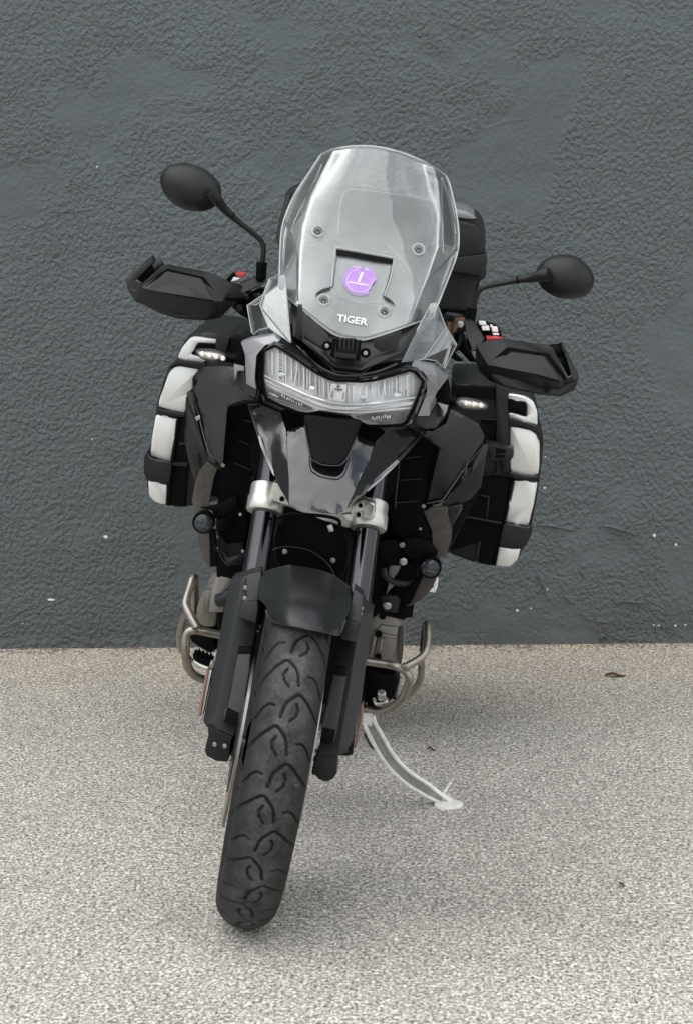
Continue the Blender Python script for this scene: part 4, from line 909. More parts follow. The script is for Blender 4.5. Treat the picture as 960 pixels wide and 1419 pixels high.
ringpart('sticker_ring',.0232,.0240,1.85,1.3+2*math.pi-1.2,-.0007,pale)
def spt(a,b,off=-.0008): return sc_+xs*a+zs*b+Vector((0,off,0))
slab('sticker_bar',[spt(-.0035,-.002),(spt(.001,-.002)),spt(.0045,.018),spt(.000,.018)],whitem,st,th=.0003,bev=0)
for k in range(8):
    a=-.019+k*.0048; h=rng.uniform(.0015,.004)
    slab('sticker_print_block',[spt(a,-.006-h/2),spt(a+.0034,-.006-h/2),spt(a+.0034,-.006+h/2),spt(a,-.006+h/2)],pale,st,th=.0003,bev=0)
text('sticker_lettering','CNT',spt(-.009,.0265,-.001),xs,zs,.006,pale,st,ext=.0001)
text('sticker_lettering','RG',spt(.010,.0258,-.001),xs,zs,.006,pale,st,ext=.0001)
# arc of the instrument hood and display seen through the screen
instr=slab('instrument_display',Q('A',[(405,215),(600,240),(800,268),(788,400),(770,460),(600,440),(420,410),(372,405)],.60),matte,bike,th=.03,bev=.006,round_=.012)
slab('display_back_panel',Q('A',[(425,235),(600,260),(775,285),(765,430),(600,415),(400,392)],.592),guardm,instr,th=.01,bev=.004,round_=.01)
hood=tube('inner_hood_rim',Q('A',[(218,640,.36),(222,520,.385),(260,455,.40),(330,425,.41),(430,420,.415),(520,436,.415),(600,458,.41),(660,520,.40),(715,600,.38),(735,700,.36)]),.0034,deep,bike,seg=10)
slab('inner_hood',Q('A',[(222,690,.36),(226,560,.385),(262,490,.40),(330,455,.41),(430,445,.415),(600,475,.41),(655,540,.40),(700,620,.38),(725,740,.36),(600,800,.33),(450,835,.31),(350,800,.32)]),mat('grey_hood_plastic',(.045,.047,.05),.5,dust=.2),bike,th=.01,bev=.002)
dk=MATS['dark_plastic_edge']
scr_line('inner_screen_edge',[(216,600),(216,520),(240,462),(310,430),(420,421),(520,434),(600,452),(640,488),(700,560),(738,640),(735,720)],.0011,dk,off=.006)
scr_line('inner_screen_edge',[(590,452),(640,500),(690,570)],.0008,edgem,off=.006)
scr_line('inner_screen_edge',[(245,640),(262,560),(250,480)],.0008,dk,off=.006)
scr_line('inner_screen_edge',[(232,640),(270,740),(345,800)],.0010,dk,off=.006)
scr_line('inner_screen_edge',[(708,640),(690,740),(600,790),(540,812)],.0010,dk,off=.006)
scr_line('inner_screen_edge',[(385,400),(392,300),(405,240),(440,216),(560,228),(640,240),(760,262),(795,290),(788,400),(775,450)],.0009,edgem,off=.006)
# small clear wind deflectors
def defl(reg,V,Fc,edges,lab=None):
    o=shell('wind_deflector',Q(reg,V),Fc,deflm,bike,th=.003,smooth=20)
    for e in edges: tube('deflector_edge',Q(reg,[V[i] for i in e]),.0012,edgem,o,seg=6,straight=True)
defl('A',[(100,590,.36),(140,572,.34),(166,590,.33),(190,855,.26),(130,815,.27),(98,792,.275),(60,800,.29),(35,820,.30),(28,812,.31),(8,700,.34),(75,655,.35),(62,700,.31)],[(0,1,2,10),(10,2,3,11),(11,3,4,5),(9,10,11),(9,11,5,6,8),(6,7,8)],[(0,1,2,3),(3,4,5,6,7,8),(8,9,10,0),(10,11,5)])
defl('A',[(770,692,.34),(800,706,.34),(832,790,.35),(876,862,.35),(826,962,.33),(808,945,.32),(790,930,.31),(740,922,.29),(645,945,.27),(700,830,.29),(742,745,.32),(855,870,.33)],[(0,1,2,10),(10,2,9),(9,2,7,8),(2,3,11,7),(7,11,6),(11,3,4,5,6)],[(0,1,2,3,4),(4,5,6,7,8),(8,9,10,0),(2,7)])
slab('deflector_tab',Q('A',[(138,575,.33),(166,572,.33),(172,632,.325),(158,640,.325),(135,625,.33)]),edgem,bike,th=.004,bev=.001,round_=.003)
slab('deflector_tab',Q('A',[(762,700,.33),(785,686,.33),(802,695,.33),(785,730,.33),(758,735,.33)]),edgem,bike,th=.004,bev=.001,round_=.003)

# ---- mirrors
def mirror(reg,outl,stem,rad,boot,y0):
    o=dome('mirror',closed_spline(Q(reg,outl,y0),1),0,.045,matte,bike,n=4,rings=10,back=.012)
    g=closed_spline(Q(reg,outl,y0+.0125),4); c=sum(g,Vector())/len(g)
    slab('mirror_glass',[c+(p-c)*.93 for p in g],reflector,o,th=.003,bev=0)
    tube('mirror_stem',[Q(reg,[(u,v)],y)[0] for u,v,y in stem],rad,matte,o,n=7,seg=16)
    cyl('stem_boot',Q(reg,[boot[0]])[0],Q(reg,[boot[1]])[0],.0105,deep,o)
    cyl('stem_collar',Q(reg,[boot[2]])[0],Q(reg,[boot[3]])[0],.0075,deep,o)
    return o
mirror('C',[(249,185),(262,150),(290,122),(330,108),(380,104),(450,116),(510,145),(555,185),(582,222),(588,262),(578,310),(545,350),(500,368),(460,373),(400,365),(350,346),(305,314),(268,265),(252,222)],
 [(535,262,.455),(560,300,.46),(605,358,.475),(685,430,.49),(760,490,.50),(806,532,.505),(822,575,.505),(816,650,.505),(808,730,.505)],[.0125,.0115,.0085,.0058,.0052,.0052,.0052,.0054,.0054],
 [(808,750,.505),(812,652,.505),(650,398,.484),(640,388,.482)],.50)
mirror('D',[(572,420),(590,385),(615,360),(660,338),(720,330),(780,338),(830,368),(870,410),(889,455),(885,505),(860,548),(815,570),(760,577),(700,572),(650,552),(605,520),(580,480)],
 [(640,440,.555),(600,447,.56),(540,460,.57),(470,472,.575),(400,488,.58),(320,502,.585),(268,520,.585),(240,556,.585),(222,640,.585),(205,700,.585)],[.0135,.0125,.0095,.0065,.0052,.0052,.0052,.0052,.0054,.0054],
 [(200,705,.585),(215,625,.585),(475,471,.575),(460,474,.575)],.60)
# ---- handlebar, grips, hand guards, switchgear
hb=tube('handlebar',[Q('C',[(150,720)],.52)[0],Q('C',[(400,765)],.50)[0],Q('C',[(700,815)],.49)[0],P(400,455,.42),P(480,470,.42),P(565,482,.44),Q('D',[(160,830)],.53)[0],Q('D',[(450,860)],.56)[0],Q('D',[(700,860)],.59)[0]],.011,deep,bike)
def guard(side):
    if side<0:
        r='C'; yb=lambda a,b:.395+.0000045*(a-290)**2
        V=[(60,748),(70,800),(110,872),(172,897),(250,938),(350,967),(500,977),(580,962),(640,902),(700,852),(712,828),(650,775),(560,728),(490,706),(370,682),(290,668),(262,672),(150,778),
           (150,782,),(290,690),(488,738),(592,868),(560,968),(150,800)]
        g=shell('hand_guard',Q(r,[(60,748,.43),(66,800,.425),(110,872,.415),(172,897,.41),(250,938,.405),(350,967,.40),(500,977,.40),(580,962,.405),(642,902,.42),(700,852,.435),(712,828,.44),(650,775,.43),(560,728,.42),(490,706,.42),(370,682,.425),(290,666,.43),(258,672,.435),(150,772,.405),(592,872,.392),(488,742,.402),(290,692,.408),(550,868,.385),(330,835,.372),(150,796,.385),(480,745,.405),(285,697,.41),(182,798,.385)]),
          [(0,1,2,3,23,17),(3,4,5,22,23),(5,6,21,22),(6,7,18,21),(7,8,9,10,11,18),(11,12,13,19,18),(13,14,20,19),(14,15,16,17,20),(17,23,26,25,20),(20,25,24,19),(19,24,21,18),(26,23,22),(26,22,21,24,25)],matte,bike,th=.012,bev=.0016,smooth=25)
        slab('guard_groove',Q(r,[(150,780),(284,690),(296,690),(490,735),(592,866),(572,955),(540,976),(556,945),(576,872),(484,748),(290,700),(175,790)],yb(290,400) and (lambda a,b: .3985 if True else 0)),deep,g,th=.004,bev=.0004)
        slab('guard_face',Q(r,[(182,800,.384),(287,699,.40),(478,744,.398),(546,866,.380),(330,832,.368),(184,806,.382)]),matte,g,th=.01,bev=.0022,round_=.003)
        slab('guard_face_lower',Q(r,[(154,800,.384),(182,808,.382),(330,836,.369),(546,872,.381),(572,885,.388),(556,945,.398),(500,968,.396),(350,957,.392),(250,928,.396),(175,885,.398)]),matte,g,th=.012,bev=.003,round_=.003)
        slab('guard_frame',Q(r,[(60,748,.43),(64,735,.435),(95,710,.44),(205,616,.455),(216,640,.455),(212,655,.45),(110,752,.435),(95,775,.425),(150,800,.41),(110,820,.41),(70,800,.425)]),matte,g,th=.022,bev=.003)
        slab('guard_inner',Q(r,[(110,745,.47),(200,650,.475),(260,670,.475),(160,775,.46)]),deep,g,th=.02,bev=.002)
        cyl('bar_end',Q(r,[(170,715)],.47)[0],Q(r,[(252,668)],.475)[0],.0150,deep,hb)
        cyl('bar_end_cap',Q(r,[(208,688)],.462)[0],Q(r,[(262,655)],.468)[0],.0120,matte,hb)
    else:
        r='D'
        g=shell('hand_guard',Q(r,[(806,1020,.50),(783,1082,.49),(705,1118,.48),(600,1110,.47),(480,1086,.465),(380,1060,.465),(310,1032,.47),(250,975,.48),(232,920,.49),(236,835,.505),(300,808,.51),(382,798,.505),(480,814,.50),(640,835,.50),(664,850,.50),(740,1020,.475),(302,945,.455),(408,856,.47),(622,886,.47),(340,948,.448),(430,872,.468),(616,892,.468),(700,1032,.445),(560,995,.43)]),
          [(0,1,2,22,15),(2,3,23,22),(3,4,19,23),(4,5,6,16,19),(6,7,8,9,16),(9,10,11,17,16),(11,12,18,17),(12,13,14,15,18),(15,22,21,18),(18,21,20,17),(17,20,19,16),(20,21,22,23,19)],matte,bike,th=.012,bev=.0016,smooth=25)
        slab('guard_groove',Q(r,[(300,940),(404,848),(420,845),(640,882),(742,1016),(728,1024),(622,894),(424,862),(330,940),(320,1000),(336,1042),(312,1030),(298,980)],.4625),deep,g,th=.004,bev=.0004)
        slab('guard_face',Q(r,[(342,948,.446),(430,870,.462),(614,894,.462),(702,1030,.442),(560,992,.427),(345,952,.445)]),matte,g,th=.01,bev=.0022,round_=.003)
        slab('guard_face_lower',Q(r,[(330,952,.449),(345,956,.446),(560,997,.428),(702,1036,.443),(740,1032,.458),(800,1022,.482),(778,1078,.478),(700,1110,.462),(600,1102,.452),(480,1078,.45),(380,1052,.452),(338,1040,.458),(322,1000,.456)]),matte,g,th=.012,bev=.003,round_=.003)
        slab('guard_frame',Q(r,[(698,822,.53),(716,820,.53),(730,850,.525),(805,1000,.50),(806,1030,.49),(778,1045,.48),(742,1030,.475),(770,1010,.495),(780,985,.505),(722,880,.525),(712,860,.53)]),matte,g,th=.022,bev=.003)
        slab('guard_inner',Q(r,[(662,850,.54),(715,850,.54),(785,985,.53),(745,1010,.52)]),deep,g,th=.02,bev=.002)
        cyl('bar_end',Q(r,[(655,870)],.545)[0],Q(r,[(722,862)],.55)[0],.0150,deep,hb)
        slab('guard_bolt_boss',Q(r,[(618,1070),(640,1066),(650,1078),(640,1092),(622,1092)],.446),deep,g,th=.006,bev=.001)
    return g
guard(-1); guard(1)
slab('mirror_mount',Q('C',[(640,800,.49),(700,765,.50),(780,735,.505),(832,762,.50),(800,790,.485),(725,820,.47),(700,855,.465),(660,840,.47)]),matte,hb,th=.03,bev=.004)
slab('switch_block',Q('C',[(612,750),(650,712),(672,740),(640,770)],.52),deep,hb,th=.03,bev=.002)
slab('red_kill_switch',Q('C',[(664,722),(676,708),(720,716),(708,738)],.505),redm,hb,th=.02,bev=.002)
slab('white_switch',Q('C',[(640,762),(655,738),(692,744),(672,756)],.50),whitem,hb,th=.02,bev=.002)
slab('brake_master_cylinder',Q('C',[(700,850,.44),(790,800,.45),(830,800,.46),(800,850,.46),(740,890,.46),(740,975,.48),(690,945,.48),(645,905,.47),(650,880,.46)]),deep,hb,th=.04,bev=.004)
for a,b,rr in ((722,842,.006),(795,832,.004),(690,900,.006)): cyl('lever_pivot',Q('C',[(a,b)],.445)[0],Q('C',[(a+3,b+8)],.425)[0],rr,matte,hb)
tube('brake_lever',Q('C',[(720,850,.42),(640,850,.41),(480,830,.43),(320,800,.45)]),.006,deep,hb)
tube('clutch_hose',Q('D',[(140,745,.52),(150,800,.49),(120,860,.46),(60,900,.42),(-40,930,.38)]),.0045,deep,hb)
tube('brake_hose',Q('C',[(770,830,.45),(800,880,.44),(830,960,.42),(860,1020,.38)]),.0045,deep,hb)
res=lathe('fluid_reservoir',Q('D',[(110,770)],.53)[0],Vector((-.03,0,1)),[(.010,-.006),(.0165,-.003),(.0165,.024),(.0185,.025),(.0185,.034),(.015,.036)],copper,hb,seg=24)
lathe('reservoir_cap',Q('D',[(110,690)],.53)[0],Vector((-.03,0,1)),[(.0175,-.003),(.019,0),(.019,.009),(.016,.012)],matte,res,seg=20)
bolt(Q('D',[(150,718)],.50)[0],hb,1.3); bolt(Q('D',[(160,805)],.50)[0],hb,.7)
slab('mirror_mount',Q('D',[(165,700,.55),(200,690,.56),(232,705,.56),(285,800,.52),(235,860,.50),(205,860,.50),(180,780,.53)]),matte,hb,th=.03,bev=.004)
slab('clutch_perch',Q('D',[(110,770,.50),(160,745,.50),(200,860,.49),(235,930,.485),(200,925,.49),(150,870,.50),(130,850,.51)]),deep,hb,th=.04,bev=.004)
slab('clutch_bracket',Q('D',[(60,850,.45),(120,880,.46),(165,925,.47),(130,925,.47),(90,900,.46),(-10,925,.44),(20,880,.44)]),deep,hb,th=.03,bev=.003)
for k,(a,b,w_,h_) in enumerate(((250,702,38,20),(265,726,42,26),(312,722,14,14),(320,732,34,28),(326,766,34,12))):
    slab('white_switch',Q('D',[(a,b),(a+w_,b+2),(a+w_+6,b+h_),(a+5,b+h_)],.545),whitem,hb,th=.02,bev=.002,round_=.002)
slab('switch_block',Q('D',[(240,705),(300,710),(360,735),(380,780),(378,810),(280,815)],.565),deep,hb,th=.04,bev=.003)
slab('red_hazard_switch',Q('D',[(292,785),(382,792),(382,804),(296,808)],.52),redm,hb,th=.02,bev=.002)

# ---- side fairings
def fairings():
    S=plane(.40,290,560,-.0012,.0)
    L1=Q('E',[(380,278,.36),(470,272,.33),(546,278,.31),(552,370,.29),(610,430,.28),(655,462,.275),(600,464,.285),(540,480,.30),(516,497,.31),(505,520,.315),(500,600,.335),(480,842,.40),(410,775,.405),(380,700,.40),(340,520,.39),(312,385,.385),(320,330,.39),(350,295,.375),(470,420,.305)])
    a=skin('side_fairing',L1[:-1],satin,bike,th=.006,bulge=1.2)
    slab('fairing_top_edge',Q('E',[(345,300,.38),(378,280,.37),(395,286,.365),(350,335,.375),(318,385,.38),(312,340,.39)]),deep,a,th=.01,bev=.001)
    slab('gloss_edge_strip',Q('E',[(278,432,.395),(290,414,.39),(312,425,.385),(342,520,.38),(358,580,.385),(382,690,.395),(408,768,.405),(470,818,.41),(492,838,.415),(478,850,.42),(400,800,.41),(370,720,.40),(330,560,.39)]),gloss,a,th=.01,bev=.001)
    slab('fairing_clip',Q('E',[(325,560,.379),(352,545,.379),(358,570,.379),(334,582,.379)]),screwm,a,th=.003)
    tube('edge_line',Q('E',[(355,580,.377),(382,690,.388),(410,768,.398),(472,815,.405)]),.0008,cowl,a,seg=6)
    b=skin('lower_side_panel',Q('E',[(276,440,.41),(300,520,.41),(330,600,.41),(370,720,.415),(402,800,.42),(450,850,.425),(428,905,.43),(410,1000,.43),(400,1085,.43),(345,1100,.435),(318,1040,.44),(322,920,.445),(275,740,.45),(264,665,.45),(275,600,.44)]),fendm,bike,th=.006,bulge=.5)
    slab('dusty_radiator_guard',Q('E',[(384,820,.418),(402,806,.418),(452,850,.42),(430,905,.425),(412,1000,.425),(402,1082,.425),(388,1130,.425),(345,1150,.43),(325,1080,.43),(308,1030,.43),(330,920,.425),(350,860,.42)]),dirty,b,th=.008,bev=.002)
    for k in range(9):
        y_=772+k*15; x_=308+k*3
        slab('louvre',Q('E',[(x_,y_),(x_+38-k*2,y_+6),(x_+38-k*2,y_+11),(x_,y_+6)],.4265),matte,b,th=.004,bev=.0004)
    slab('dusty_lower_guard',Q('E',[(345,1210,.41),(360,1190,.41),(432,1195,.40),(440,1300,.40),(438,1400,.41),(410,1400,.415),(372,1360,.42),(350,1290,.42)]),dirty,bike,th=.02,bev=.002)
    slab('lower_guard_side',Q('E',[(405,1195,.398),(440,1195,.398),(446,1400,.405),(410,1402,.41)]),deep,bike,th=.02,bev=.002)
    # right hand side
    R1=Q('F',[(268,198,.31),(312,215,.325),(440,290,.36),(482,340,.375),(460,395,.375),(365,505,.37),(242,692,.40),(216,722,.41),(130,738,.43),(200,440,.345),(202,420,.335),(180,402,.325),(110,345,.30),(150,330,.295),(240,280,.295),(330,400,.33)])
    c=skin('side_fairing',R1[:-1],satin,bike,th=.006,bulge=1.2)
    slab('fairing_top_edge',Q('F',[(425,275,.355),(462,295,.36),(485,335,.365),(478,370,.37),(455,398,.37),(470,342,.368),(438,292,.358)]),deep,c,th=.01,bev=.001)
    slab('gloss_edge_strip',Q('F',[(478,402,.378),(482,430,.38),(440,500,.38),(350,600,.385),(250,705,.40),(215,738,.41),(120,770,.43),(128,748,.43),(210,722,.405),(240,692,.395),(360,512,.37),(455,402,.37)]),gloss,c,th=.01,bev=.001)
    slab('fairing_clip',Q('F',[(345,535,.365),(362,520,.365),(365,560,.367),(345,580,.367)]),satin,c,th=.003)
    tube('edge_line',Q('F',[(365,510,.366),(242,690,.392),(214,722,.402),(128,742,.424)]),.0009,cowl,c,seg=6)
    d=skin('lower_side_panel',Q('F',[(480,415,.41),(465,500,.41),(442,640,.42),(385,712,.43),(330,740,.43),(240,765,.43),(215,745,.42),(340,600,.40),(430,500,.40)]),fendm,bike,th=.006,bulge=.5)
    slab('panel_side',Q('F',[(445,640,.44),(385,712,.44),(330,745,.435),(325,760,.435),(262,890,.44),(275,960,.45),(240,1040,.46),(258,1015,.465),(380,770,.45)]),deep,d,th=.02,bev=.001)
    slab('dusty_radiator_guard',Q('F',[(112,790,.425),(150,765,.42),(238,755,.42),(275,888,.43),(272,945,.435),(240,1042,.44),(200,1060,.44),(165,1030,.435),(158,900,.43)]),dirty,d,th=.01,bev=.002)
    slab('louvre_panel',Q('F',[(258,760,.428),(335,745,.43),(330,780,.43),(270,880,.432)]),dirty,d,th=.006,bev=.001)
    for k in range(8):
        y_=762+k*14
        slab('louvre',Q('F',[(262+k*1.5,y_+5),(326-k*6,y_-3),(326-k*6,y_+2),(262+k*1.5,y_+10)],.424),matte,d,th=.004,bev=.0004)
    slab('dusty_lower_guard',Q('F',[(88,1160,.41),(190,1165,.41),(160,1230,.415),(110,1290,.42),(45,1330,.425),(10,1345,.43),(15,1320,.43),(50,1250,.42)]),dirty,bike,th=.02,bev=.002)
    slab('lower_guard_side',Q('F',[(88,1160,.405),(110,1160,.405),(40,1310,.415),(0,1345,.425),(-10,1310,.42),(20,1240,.415)]),deep,bike,th=.02,bev=.002)
    slab('number_bracket',Q('F',[(190,1165),(196,1180),(190,1225),(175,1258),(140,1250),(135,1235),(168,1195)],.46),whitem,bike,th=.004,bev=.001)
    cyl('bracket_hole',Q('F',[(155,1216)],.455)[0],Q('F',[(155,1216)],.4585)[0],.005,deep,bike,bev=.0005)
fairings()
# ---- radiators and dark inner bodywork behind the beak
slab('radiator_cowl',Q('E',[(505,500),(640,470),(700,480),(770,560),(800,900),(700,900),(660,1000),(620,1120),(440,1010),(412,1000),(440,860),(480,842),(500,600)],.44),deep,bike,th=.10,bev=.006)
slab('radiator_cowl',Q('F',[(-40,350),(80,340),(180,400),(205,430),(135,735),(110,780),(160,900),(165,1040),(60,1020),(-60,900),(-110,700)],.44),deep,bike,th=.10,bev=.006)
for pts in ([(575,690),(700,745)],[(545,815),(660,865)],[(600,575),(690,600)]): tube('radiator_fin',[Q('E',[p],.432)[0] for p in pts],.0011,guardm,bike,seg=6,straight=True)
for pts in ([(-30,485),(100,467)],[(-55,610),(100,598)],[(-60,738),(80,728)]): tube('radiator_fin',[Q('F',[p],.432)[0] for p in pts],.0011,guardm,bike,seg=6,straight=True)
tube('radiator_frame',Q('E',[(712,700,.425),(690,820,.425),(655,890,.425),(650,910,.425)]),.0016,guardm,bike,seg=6)
tube('radiator_frame',Q('K7',[(530,520,.40),(520,640,.40),(500,820,.40),(495,920,.40)]),.0016,guardm,bike,seg=6)
tube('frame_wire',Q('K7',[(385,640,.22),(370,700,.22),(345,800,.22),(335,880,.20)]),.0036,chrome,bike,seg=8)
tube('frame_wire',Q('K6',[(250,770,.22),(240,810,.22),(232,860,.20)]),.0030,chrome,bike,seg=8)
slab('radiator_core',[P(a,b,.50) for a,b in ((340,590),(600,630),(600,770),(560,860),(300,800),(300,700))],deep,bike,th=.06,bev=.004)
slab('engine_front',[P(a,b,.56) for a,b in ((310,720),(560,770),(540,830),(510,850),(505,985),(440,975),(330,960),(300,900),(300,800))],deep,bike,th=.35,bev=.02)
for k in range(6): slab('cooling_fin',Q('g',[(175,500+k*14),(500,560+k*14),(500,565+k*14),(175,505+k*14)],.50),matte,bike,th=.04,bev=.001)
# ---- auxiliary lamps
foglens=clear('clear_fog_lens',(.8,.82,.84),.01,gl=.55,dirt=False)
def fog(reg,c,r_,y):
    p=Q(reg,[c],y)[0]; R=r_
    o=lathe('fog_lamp',p+Vector((0,.035,0)),(0,-1,.02),[(R*.7,-.01),(R*.95,.0),(R*1.02,.012),(R*1.02,.034),(R*.96,.037),(R*.86,.036),(R*.84,.022),(0,.022)],deep,bike,seg=36)
    lathe('fog_reflector',p+Vector((0,.004,0)),(0,-1,.02),[(R*.84,.001),(R*.6,-.001),(0,-.002),(0,-.003),(R*.84,-.002)],mat('fog_mirror',(.06,.063,.068),.12,metal=1,var=.6,vscale=90) if 'fog_mirror' not in MATS else MATS['fog_mirror'],o,seg=30)
    slab('fog_lamp_shelf',[p+Vector((x*R,-.001,z*R)) for x,z in ((-.78,-.05),(.78,-.05),(.7,-.42),(.3,-.55),(-.3,-.55),(-.7,-.42))],darkglass,o,th=.004,bev=.001)
    for k in range(6):
        x=(-.55+k*.2)*R; slab('fog_led',[p+Vector((x,-.003,-R*.38)),p+Vector((x+R*.09,-.003,-R*.38)),p+Vector((x+R*.07,-.003,-R*(.15+.06*(k%2)))),p+Vector((x+R*.02,-.003,-R*.2))],screwm,o,th=.002,bev=.0002)
    lathe('fog_lens',p+Vector((0,-.001,0)),(0,-1,.02),[(R*.86,0),(R*.7,.004),(R*.35,.007),(0,.008),(0,.0065),(R*.35,.0055),(R*.7,.0025),(R*.84,-.001)],foglens,o,seg=36)
    return o
fog('E',(373,1155),.0215,.36); fog('F',(150,1115),.0212,.38)
slab('fog_lamp_bracket',Q('E',[(355,1070),(450,1060),(520,1010),(560,1010),(560,1070),(500,1110),(440,1130),(420,1085)],.41),deep,bike,th=.03,bev=.004)
slab('fog_lamp_bracket',Q('K5',[(300,380),(480,360),(600,400),(690,520),(680,570),(560,580),(480,600),(380,600),(300,520)],.42),deep,bike,th=.03,bev=.004)
# clutter beside the fork: caliper, pipes, mounts
slab('engine_mount',Q('K4',[(280,360),(420,330),(560,400),(600,560),(560,720),(380,740),(280,600)],.46),deep,bike,th=.05,bev=.006)
slab('mount_plate',Q('K4',[(290,600),(560,620),(540,940),(380,960),(330,860),(270,780)],.47),matte,bike,th=.05,bev=.006)
slab('water_pump',Q('K4',[(275,980),(420,950),(520,960),(500,1080),(380,1260),(360,1419),(200,1419),(215,1260),(240,1180),(265,1100)],.50),engm,bike,th=.1,bev=.012)
tube('coolant_hose',Q('K4',[(330,560,.45),(400,500,.43),(420,420,.43),(500,390,.44)]),.012,deep,bike)
tube('coolant_hose',Q('K4',[(350,830,.44),(400,900,.43),(480,880,.43),(540,830,.44)]),.008,matte,bike)
tube('coolant_hose',Q('K4',[(310,1290,.45),(380,1270,.44),(430,1220,.44)]),.014,matte,bike)
for u,v in ((288,666),(286,776),(545,806),(520,445)): bolt(Q('K4',[(u,v)],.43)[0],bike,.7)
slab('casting_plate',Q('K4',[(150,1200),(210,1190),(240,1200),(215,1300),(205,1419),(130,1419),(140,1300)],.56),engm,bike,th=.02,bev=.003)
slab('regulator',Q('K5',[(40,400),(200,380),(300,420),(310,560),(270,660),(150,660),(40,640)],.44),deep,bike,th=.05,bev=.004)
slab('engine_bracket',Q('K5',[(150,690),(180,665),(300,670),(250,750),(210,800),(200,900),(140,960),(110,1020),(150,860)],.48),engm,bike,th=.03,bev=.004)
tube('coolant_hose',Q('K5',[(90,700,.40),(120,790,.40),(200,850,.41),(330,870,.42),(420,850,.43)]),.0065,matte,bike)
slab('engine_side_block',Q('K5',[(300,640),(440,600),(480,700),(470,800),(380,960),(330,1080),(200,960),(220,820)],.47),deep,bike,th=.08,bev=.008)
slab('engine_bracket',Q('K5',[(60,1010),(240,1000),(280,1060),(260,1120),(240,1200),(100,1180),(60,1100)],.46),matte,bike,th=.04,bev=.004)
slab('rubber_mount',Q('K5',[(250,1110),(420,1150),(410,1240),(330,1260),(250,1230)],.47),deep,bike,th=.04,bev=.004)
bolt(Q('K5',[(308,622)],.42)[0],bike,1.6); bolt(Q('K5',[(130,1112)],.45)[0],bike,1.6); bolt(Q('K5',[(295,440)],.41)[0],bike,1.1,m=engm); bolt(Q('K5',[(495,262)],.41)[0],bike,.6,m=engm)
bolt(Q('K7',[(745,905)],.40)[0],bike,.8,m=engm); bolt(Q('E',[(484,830)],.395)[0],bike,.8,m=engm)
# ---- engine covers
ec=slab('engine_cover',Q('K8',[(0,490),(40,300),(90,120),(180,62),(250,72),(330,112),(385,165),(405,220),(402,420),(380,560),(200,560),(0,540)],.58),engm,bike,th=.16,bev=.012,round_=.012)
slab('engine_cover_face',Q('K8',[(100,470),(150,330),(180,170),(240,190),(330,190),(365,220),(330,400),(300,520),(120,510)],.572),engm,ec,th=.02,bev=.006,round_=.006)
slab('cover_rib',Q('K8',[(180,250),(340,290),(335,318),(190,290)],.562),engm,ec,th=.02,bev=.003)
slab('cover_rib',Q('K8',[(190,300),(215,310),(180,480),(160,470)],.565),engm,ec,th=.02,bev=.003)
slab('cover_rib',Q('K8',[(130,230),(160,240),(110,480),(80,480)],.565),engm,ec,th=.02,bev=.003)
slab('cover_edge',Q('K8',[(360,215),(384,190),(402,230),(398,430),(380,560),(360,545),(345,420)],.568),dirty,ec,th=.03,bev=.004)
for u,v in ((205,90),(165,262),(160,480)): bolt(Q('K8',[(u,v)],.560)[0],ec,1.5,m=deep)
slab('sump_guard',Q('K8',[(60,560),(220,640),(320,640),(360,720),(330,860),(220,960),(60,980),(10,800)],.60),deep,bike,th=.3,bev=.015)
slab('engine_cover',Q('H',[(200,300),(250,170),(330,130),(345,300),(330,420),(240,420),(205,380)],.60),engm,bike,th=.16,bev=.012,round_=.01)
slab('sump_guard',Q('H',[(150,470),(300,480),(350,560),(290,600),(220,560),(165,520)],.62),deep,bike,th=.2,bev=.01)
cyl('shift_lever_end',Q('K8',[(195,880)],.56)[0],Q('K8',[(195,815)],.55)[0],.0085,alu,bike)
tube('shift_lever',Q('K8',[(120,880,.58),(150,930,.57),(230,910,.57),(240,880,.58)]),.004,alu,bike)
slab('footrest',Q('K8',[(235,830),(320,850),(330,890),(250,885)],.78),deep,bike,th=.06,bev=.003)
slab('footrest_plate',Q('K8',[(330,660),(385,690),(370,720),(345,840),(250,880),(290,760)],.80),engm,bike,th=.02,bev=.002)
pts=[(178,600)]+[(190+k*13,(592 if k%2 else 612)+k*5) for k in range(9)]+[(305,650),(290,690),(262,682),(205,650),(180,630)]
slab('footrest',Q('H',pts,.80),deep,bike,th=.06,bev=.0006)
tube('brake_pedal',Q('H',[(190,655,.76),(240,680,.75),(290,690,.74),(310,640,.74)]),.0045,alu,bike)
# ---- crash bars
cb=tube('crash_bar',Q('H',[(420,480,.50),(350,470,.50),(250,450,.49),(195,440,.48),(152,450,.48),(132,490,.48),(130,560,.48),(132,625,.49),(150,690,.50),(190,740,.53),(250,765,.57),(320,790,.62)]),.0086,nickel,bike,n=6,seg=18)
tube('crash_bar_branch',Q('H',[(205,425,.47),(170,360,.48),(132,280,.50),(138,230,.51),(160,160,.53),(178,100,.55),(190,98,.60),(192,150,.68),(190,320,.72)]),.0080,nickel,cb,n=6,seg=18)
tube('crash_bar_rear_loop',Q('H',[(125,350,.55),(105,400,.58),(92,480,.62),(98,560,.68),(160,640,.75)]),.0070,nickel,cb,n=6,seg=14)
lathe('weld_collar',Q('H',[(200,418)],.475)[0],Q('H',[(205,428)],.47)[0]-Q('H',[(170,360)],.48)[0],[(.0084,-.003),(.0097,-.001),(.0097,.001),(.0084,.003)],nickel,cb,seg=18)
slab('bar_clamp',Q('H',[(78,440),(92,436),(96,475),(80,470)],.60),screwm,cb,th=.01)
cb2=tube('crash_bar',Q('K8',[(-40,515,.50),(60,525,.50),(180,542,.49),(300,562,.48),(380,595,.48),(430,630,.48),(456,690,.48),(440,770,.49),(400,860,.50),(330,935,.53),(240,985,.56),(160,995,.59),(60,970,.62)]),.0086,nickel,bike,n=6,seg=18)
